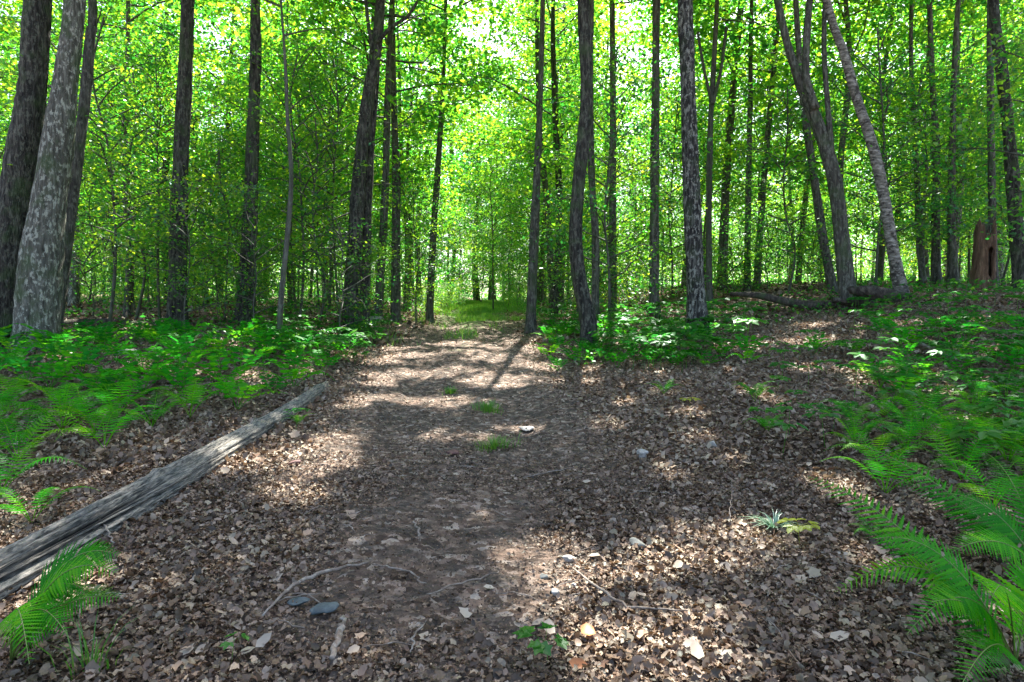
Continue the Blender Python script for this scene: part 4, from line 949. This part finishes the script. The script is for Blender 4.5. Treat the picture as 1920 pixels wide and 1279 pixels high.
herb_field(110, (500, 596, 740, 690), lambda x, y: x < 740 - (y - 600) * .6 and y > 600, 'pale-lit leafy herb on the left verge beside the track', 'leafy herbs on the left verge', 1.0, 1.7)
herb_field(25, (1420, 650, 1800, 860), lambda x, y: True, 'scattered small herb in the litter of the right slope', 'scattered herbs on the right slope', .7, 1.2, .4)
for px, py, s, lab, m in [(1028, 1250, .62, 'small bright green seedling at the bottom of the sunny patch', None), (434, 1250, .35, 'tiny green seedling in the litter near the bottom left', None), (555, 812, .8, 'bright little plant beside the far half of the grey log', None),
                          (1500, 1030, .7, 'yellow-green leafy plant at the tip of the large corner fern', M_HERBY), (1295, 785, .7, 'pale yellowish herb alone on the litter below the ferns', M_HERBY), (1680, 1110, .5, 'small dark green plant under the large corner fern', None)]:
    p = on_ground(px, py); o = herb(p, s, lab, None, 'seedling')
    if m:
        o.data = o.data.copy(); o.data.materials[0] = m

# ------------------------------------------------------------------ grass and sedge
def tuft_mesh(n, h, spread, material, seed, w=.004, bend=.6):
    r_ = np.random.RandomState(seed); G = Geo(); a = []
    for k in range(n):
        an = r_.rand() * 6.28; b = np.array([math.cos(an), math.sin(an), 0]) * spread * (r_.rand() + .35 * abs(r_.normal())) * (.6 + .5 * math.sin(2 * an + seed)); an += r_.normal() * .6; d = np.array([math.cos(an), math.sin(an), 0]); hh = h * (.5 + .6 * r_.rand()); bd = bend * (.4 + r_.rand())
        s = np.array([-d[1], d[0], 0]) * w * (.7 + .6 * r_.rand())
        V = []
        for t in (0, .35, .7): c = b + d * hh * bd * t * t + np.array([0, 0, hh * t * (1 - .3 * t * bd)]); V += [c - s * (1 - t * .6), c + s * (1 - t * .6)]
        V.append(b + d * hh * bd + np.array([0, 0, hh * (1 - .45 * bd)])); G.add(np.array(V), [(0, 1, 3, 2), (2, 3, 5, 4)], [(4, 5, 6)]); a.append(np.full(7, r_.rand()))
    return G.mesh('grass_tuft', material, False, {'rnd': np.concatenate(a)})
def tuft(px, py, me, s, label, name='grass_tuft', cat='grass tuft', group=None):
    p = on_ground(px, py); tag(link(name, me, None, tuple(p), (0, 0, rnd.random() * 6), (s,) * 3), label, cat, group)
TG = [tuft_mesh(230, .19, .22, M_GRASS, k, .0035, .8) for k in range(3)]
tuft(915, 772, TG[0], 1.0, 'bright grass tuft in the middle of the track, upper of two')
tuft(925, 842, TG[1], .85, 'thin grass tuft in the middle of the track, lower of two')
tuft(845, 738, TG[2], .7, 'faint low grass tuft on the sunny part of the track')
tuft(1452, 1000, tuft_mesh(60, .17, .02, M_SEDGE, 9, .0055, 1.1), 1.0, 'rosette of narrow blue-green blades beside the yellow plant', 'sedge_plant', 'sedge')
tuft(170, 1272, tuft_mesh(26, .30, .08, M_GRASS, 12, .004, .5), 1.0, 'thin grass stems rising behind the bottom left fern')
# grass along the middle and far part of the track, and small green ground cover
n = 52000
yy = 8 + 52 * rs.rand(n) ** 1.2; off = rs.normal(size=n) * np.where(yy > 20, .55, .25 + .03 * np.maximum(yy - 8, 0)); edge = rs.rand(n) < .35
off = np.where(edge, np.sign(rs.rand(n) - .5) * (1.45 + np.abs(rs.normal(size=n)) * .5), off)
xx = path_x(yy) + off; pat = np.sin(xx * 3 + yy * 1.1) + np.sin(yy * .9 + 2 * np.sin(xx * 2)); k = ((yy > 14) & (pat > .5) & (rs.rand(n) < .3)) | ((yy > 22) & (pat > -.3) & (rs.rand(n) < .6)) | (yy > 32); xx, yy = xx[k], yy[k]; n = len(xx)
S = (.07 + .10 * rs.rand(n)) * (1 + yy * .02)
P = np.stack([xx, yy, ground(xx, yy)], -1); N = rs.normal(size=(n, 3)) * [1, 1, .15]; Xd = rs.normal(size=(n, 3)) * .35 + [0, 0, 1]
T_BLADE = (np.array([(0, -.05, 0), (0, .05, 0), (1, 0, .15)]), [(0, 1, 2)])
me = leaves_mesh('grass', P, N, S, T_BLADE, M_GRASS, None, rs, Xd); tag(link('grass', me), 'short green grass along the middle and far end of the track', kind='stuff')
n = 60000
yy = 11 + 60 * rs.rand(n) ** 1.1; xx = rs.uniform(-1, 1, n) * (yy * .88 + 1); dp = np.abs(xx - path_x(yy))
pat = np.sin(xx * .9 + 1.3 * np.sin(yy * .6)) + np.sin(yy * .8 + xx * .35) + .5 * np.sin(xx * 2.7)
k = (dp > 2.0) & (pat > np.where(xx < 0, -.1, -.5) + .5 * (yy < 20)); xx, yy = xx[k], yy[k]; n = len(xx)
P = np.stack([xx, yy, ground(xx, yy) + .03 + .22 * rs.rand(n)], -1); N = rs.normal(size=(n, 3)) * .45 + [0, 0, 1]
me = leaves_mesh('ground_cover', P, N, .085 * (.7 + .6 * rs.rand(n)) * (1 + .012 * yy), T_DIA, M_HERB, None); tag(link('ground_cover', me), 'low green seedlings covering the floor under the trees', kind='stuff')

# ------------------------------------------------------------------ labels that single out the repeats
ORD = 'first second third fourth fifth sixth seventh eighth ninth tenth eleventh twelfth thirteenth fourteenth fifteenth sixteenth seventeenth eighteenth nineteenth twentieth'.split()
def ordinal(k): return ORD[k] if k < 20 else 'twenty-' + ORD[k - 20] if k < 29 else 'thirtieth' if k == 29 else 'thirty-' + ORD[k - 30] if k < 39 else 'outermost'
MARK = [(90, 'pale left stem'), (240, 'bent thin trunk'), (333, 'dark left trunk'), (464, 'black trunk'), (664, 'forked trunk'), (745, 'mid grey trunk'), (812, 'tilted thin trunk'), (905, 'track end'),
        (1001, 'pale-topped trunk'), (1080, 'bowed trunk'), (1149, 'straight grey pole'), (1227, 'even grey trunk'), (1303, 'mottled trunk'), (1403, 'thin dark trunk'), (1575, 'dividing trunk'), (1672, 'birch'), (1786, 'close-set grey trunk'), (1862, 'hollow snag')]
WORD = {'forest_tree': 'background tree', 'sapling': 'leafy sapling', 'shrub': 'low shrub'}
bins = {}
for root, nm, px, lab, grp in LAB:
    if grp: bins.setdefault((nm, sum(px > m[0] for m in MARK)), []).append((px, root))
for (nm, b_), L in bins.items():
    L.sort(key=lambda t: t[0])
    where = 'left of the ' + MARK[0][1] if b_ == 0 else 'right of the ' + MARK[-1][1] if b_ == len(MARK) else 'between the %s and %s' % (MARK[b_ - 1][1], MARK[b_][1])
    for k, (px, root) in enumerate(L):
        root['label'] = ('%s %s from left %s' % (ordinal(k), WORD[nm], where)) if len(L) > 1 else ('only %s standing %s' % (WORD[nm], where))
bins = {}
for root, px, y, grp in FERNS: bins.setdefault((grp, int(y * 1.1)), []).append((px, root))
rows = {}
for (grp, r_) in sorted(bins): rows.setdefault(grp, []).append(r_)
for (grp, r_), L in bins.items():
    L.sort(key=lambda t: t[0]); q = ordinal(rows[grp].index(r_)); place = 'left fern patch' if 'left' in grp else 'right bank'
    for k, (px, root) in enumerate(L): root['label'] = '%s fern from the left in the %s row of the %s' % (ordinal(k), q, place)
bins = {}
for root, px, y, grp in HERBS: bins.setdefault((grp, int(math.log(y) * 14)), []).append((px, root))
rows = {}
for (grp, r_) in sorted(bins): rows.setdefault(grp, []).append(r_)
for (grp, r_), L in bins.items():
    L.sort(key=lambda t: t[0]); q = ordinal(rows[grp].index(r_)); place = grp.split(' on the ')[1]
    for k, (px, root) in enumerate(L): root['label'] = '%s leafy herb from the left in the %s row, %s' % (ordinal(k), q, place)
print('tris', sum(sum(len(p.vertices) - 2 for p in m.polygons) if len(m.polygons) < 5000 else int(len(m.loops) - 2 * len(m.polygons)) for m in bpy.data.meshes), 'objects', len(bpy.data.objects))
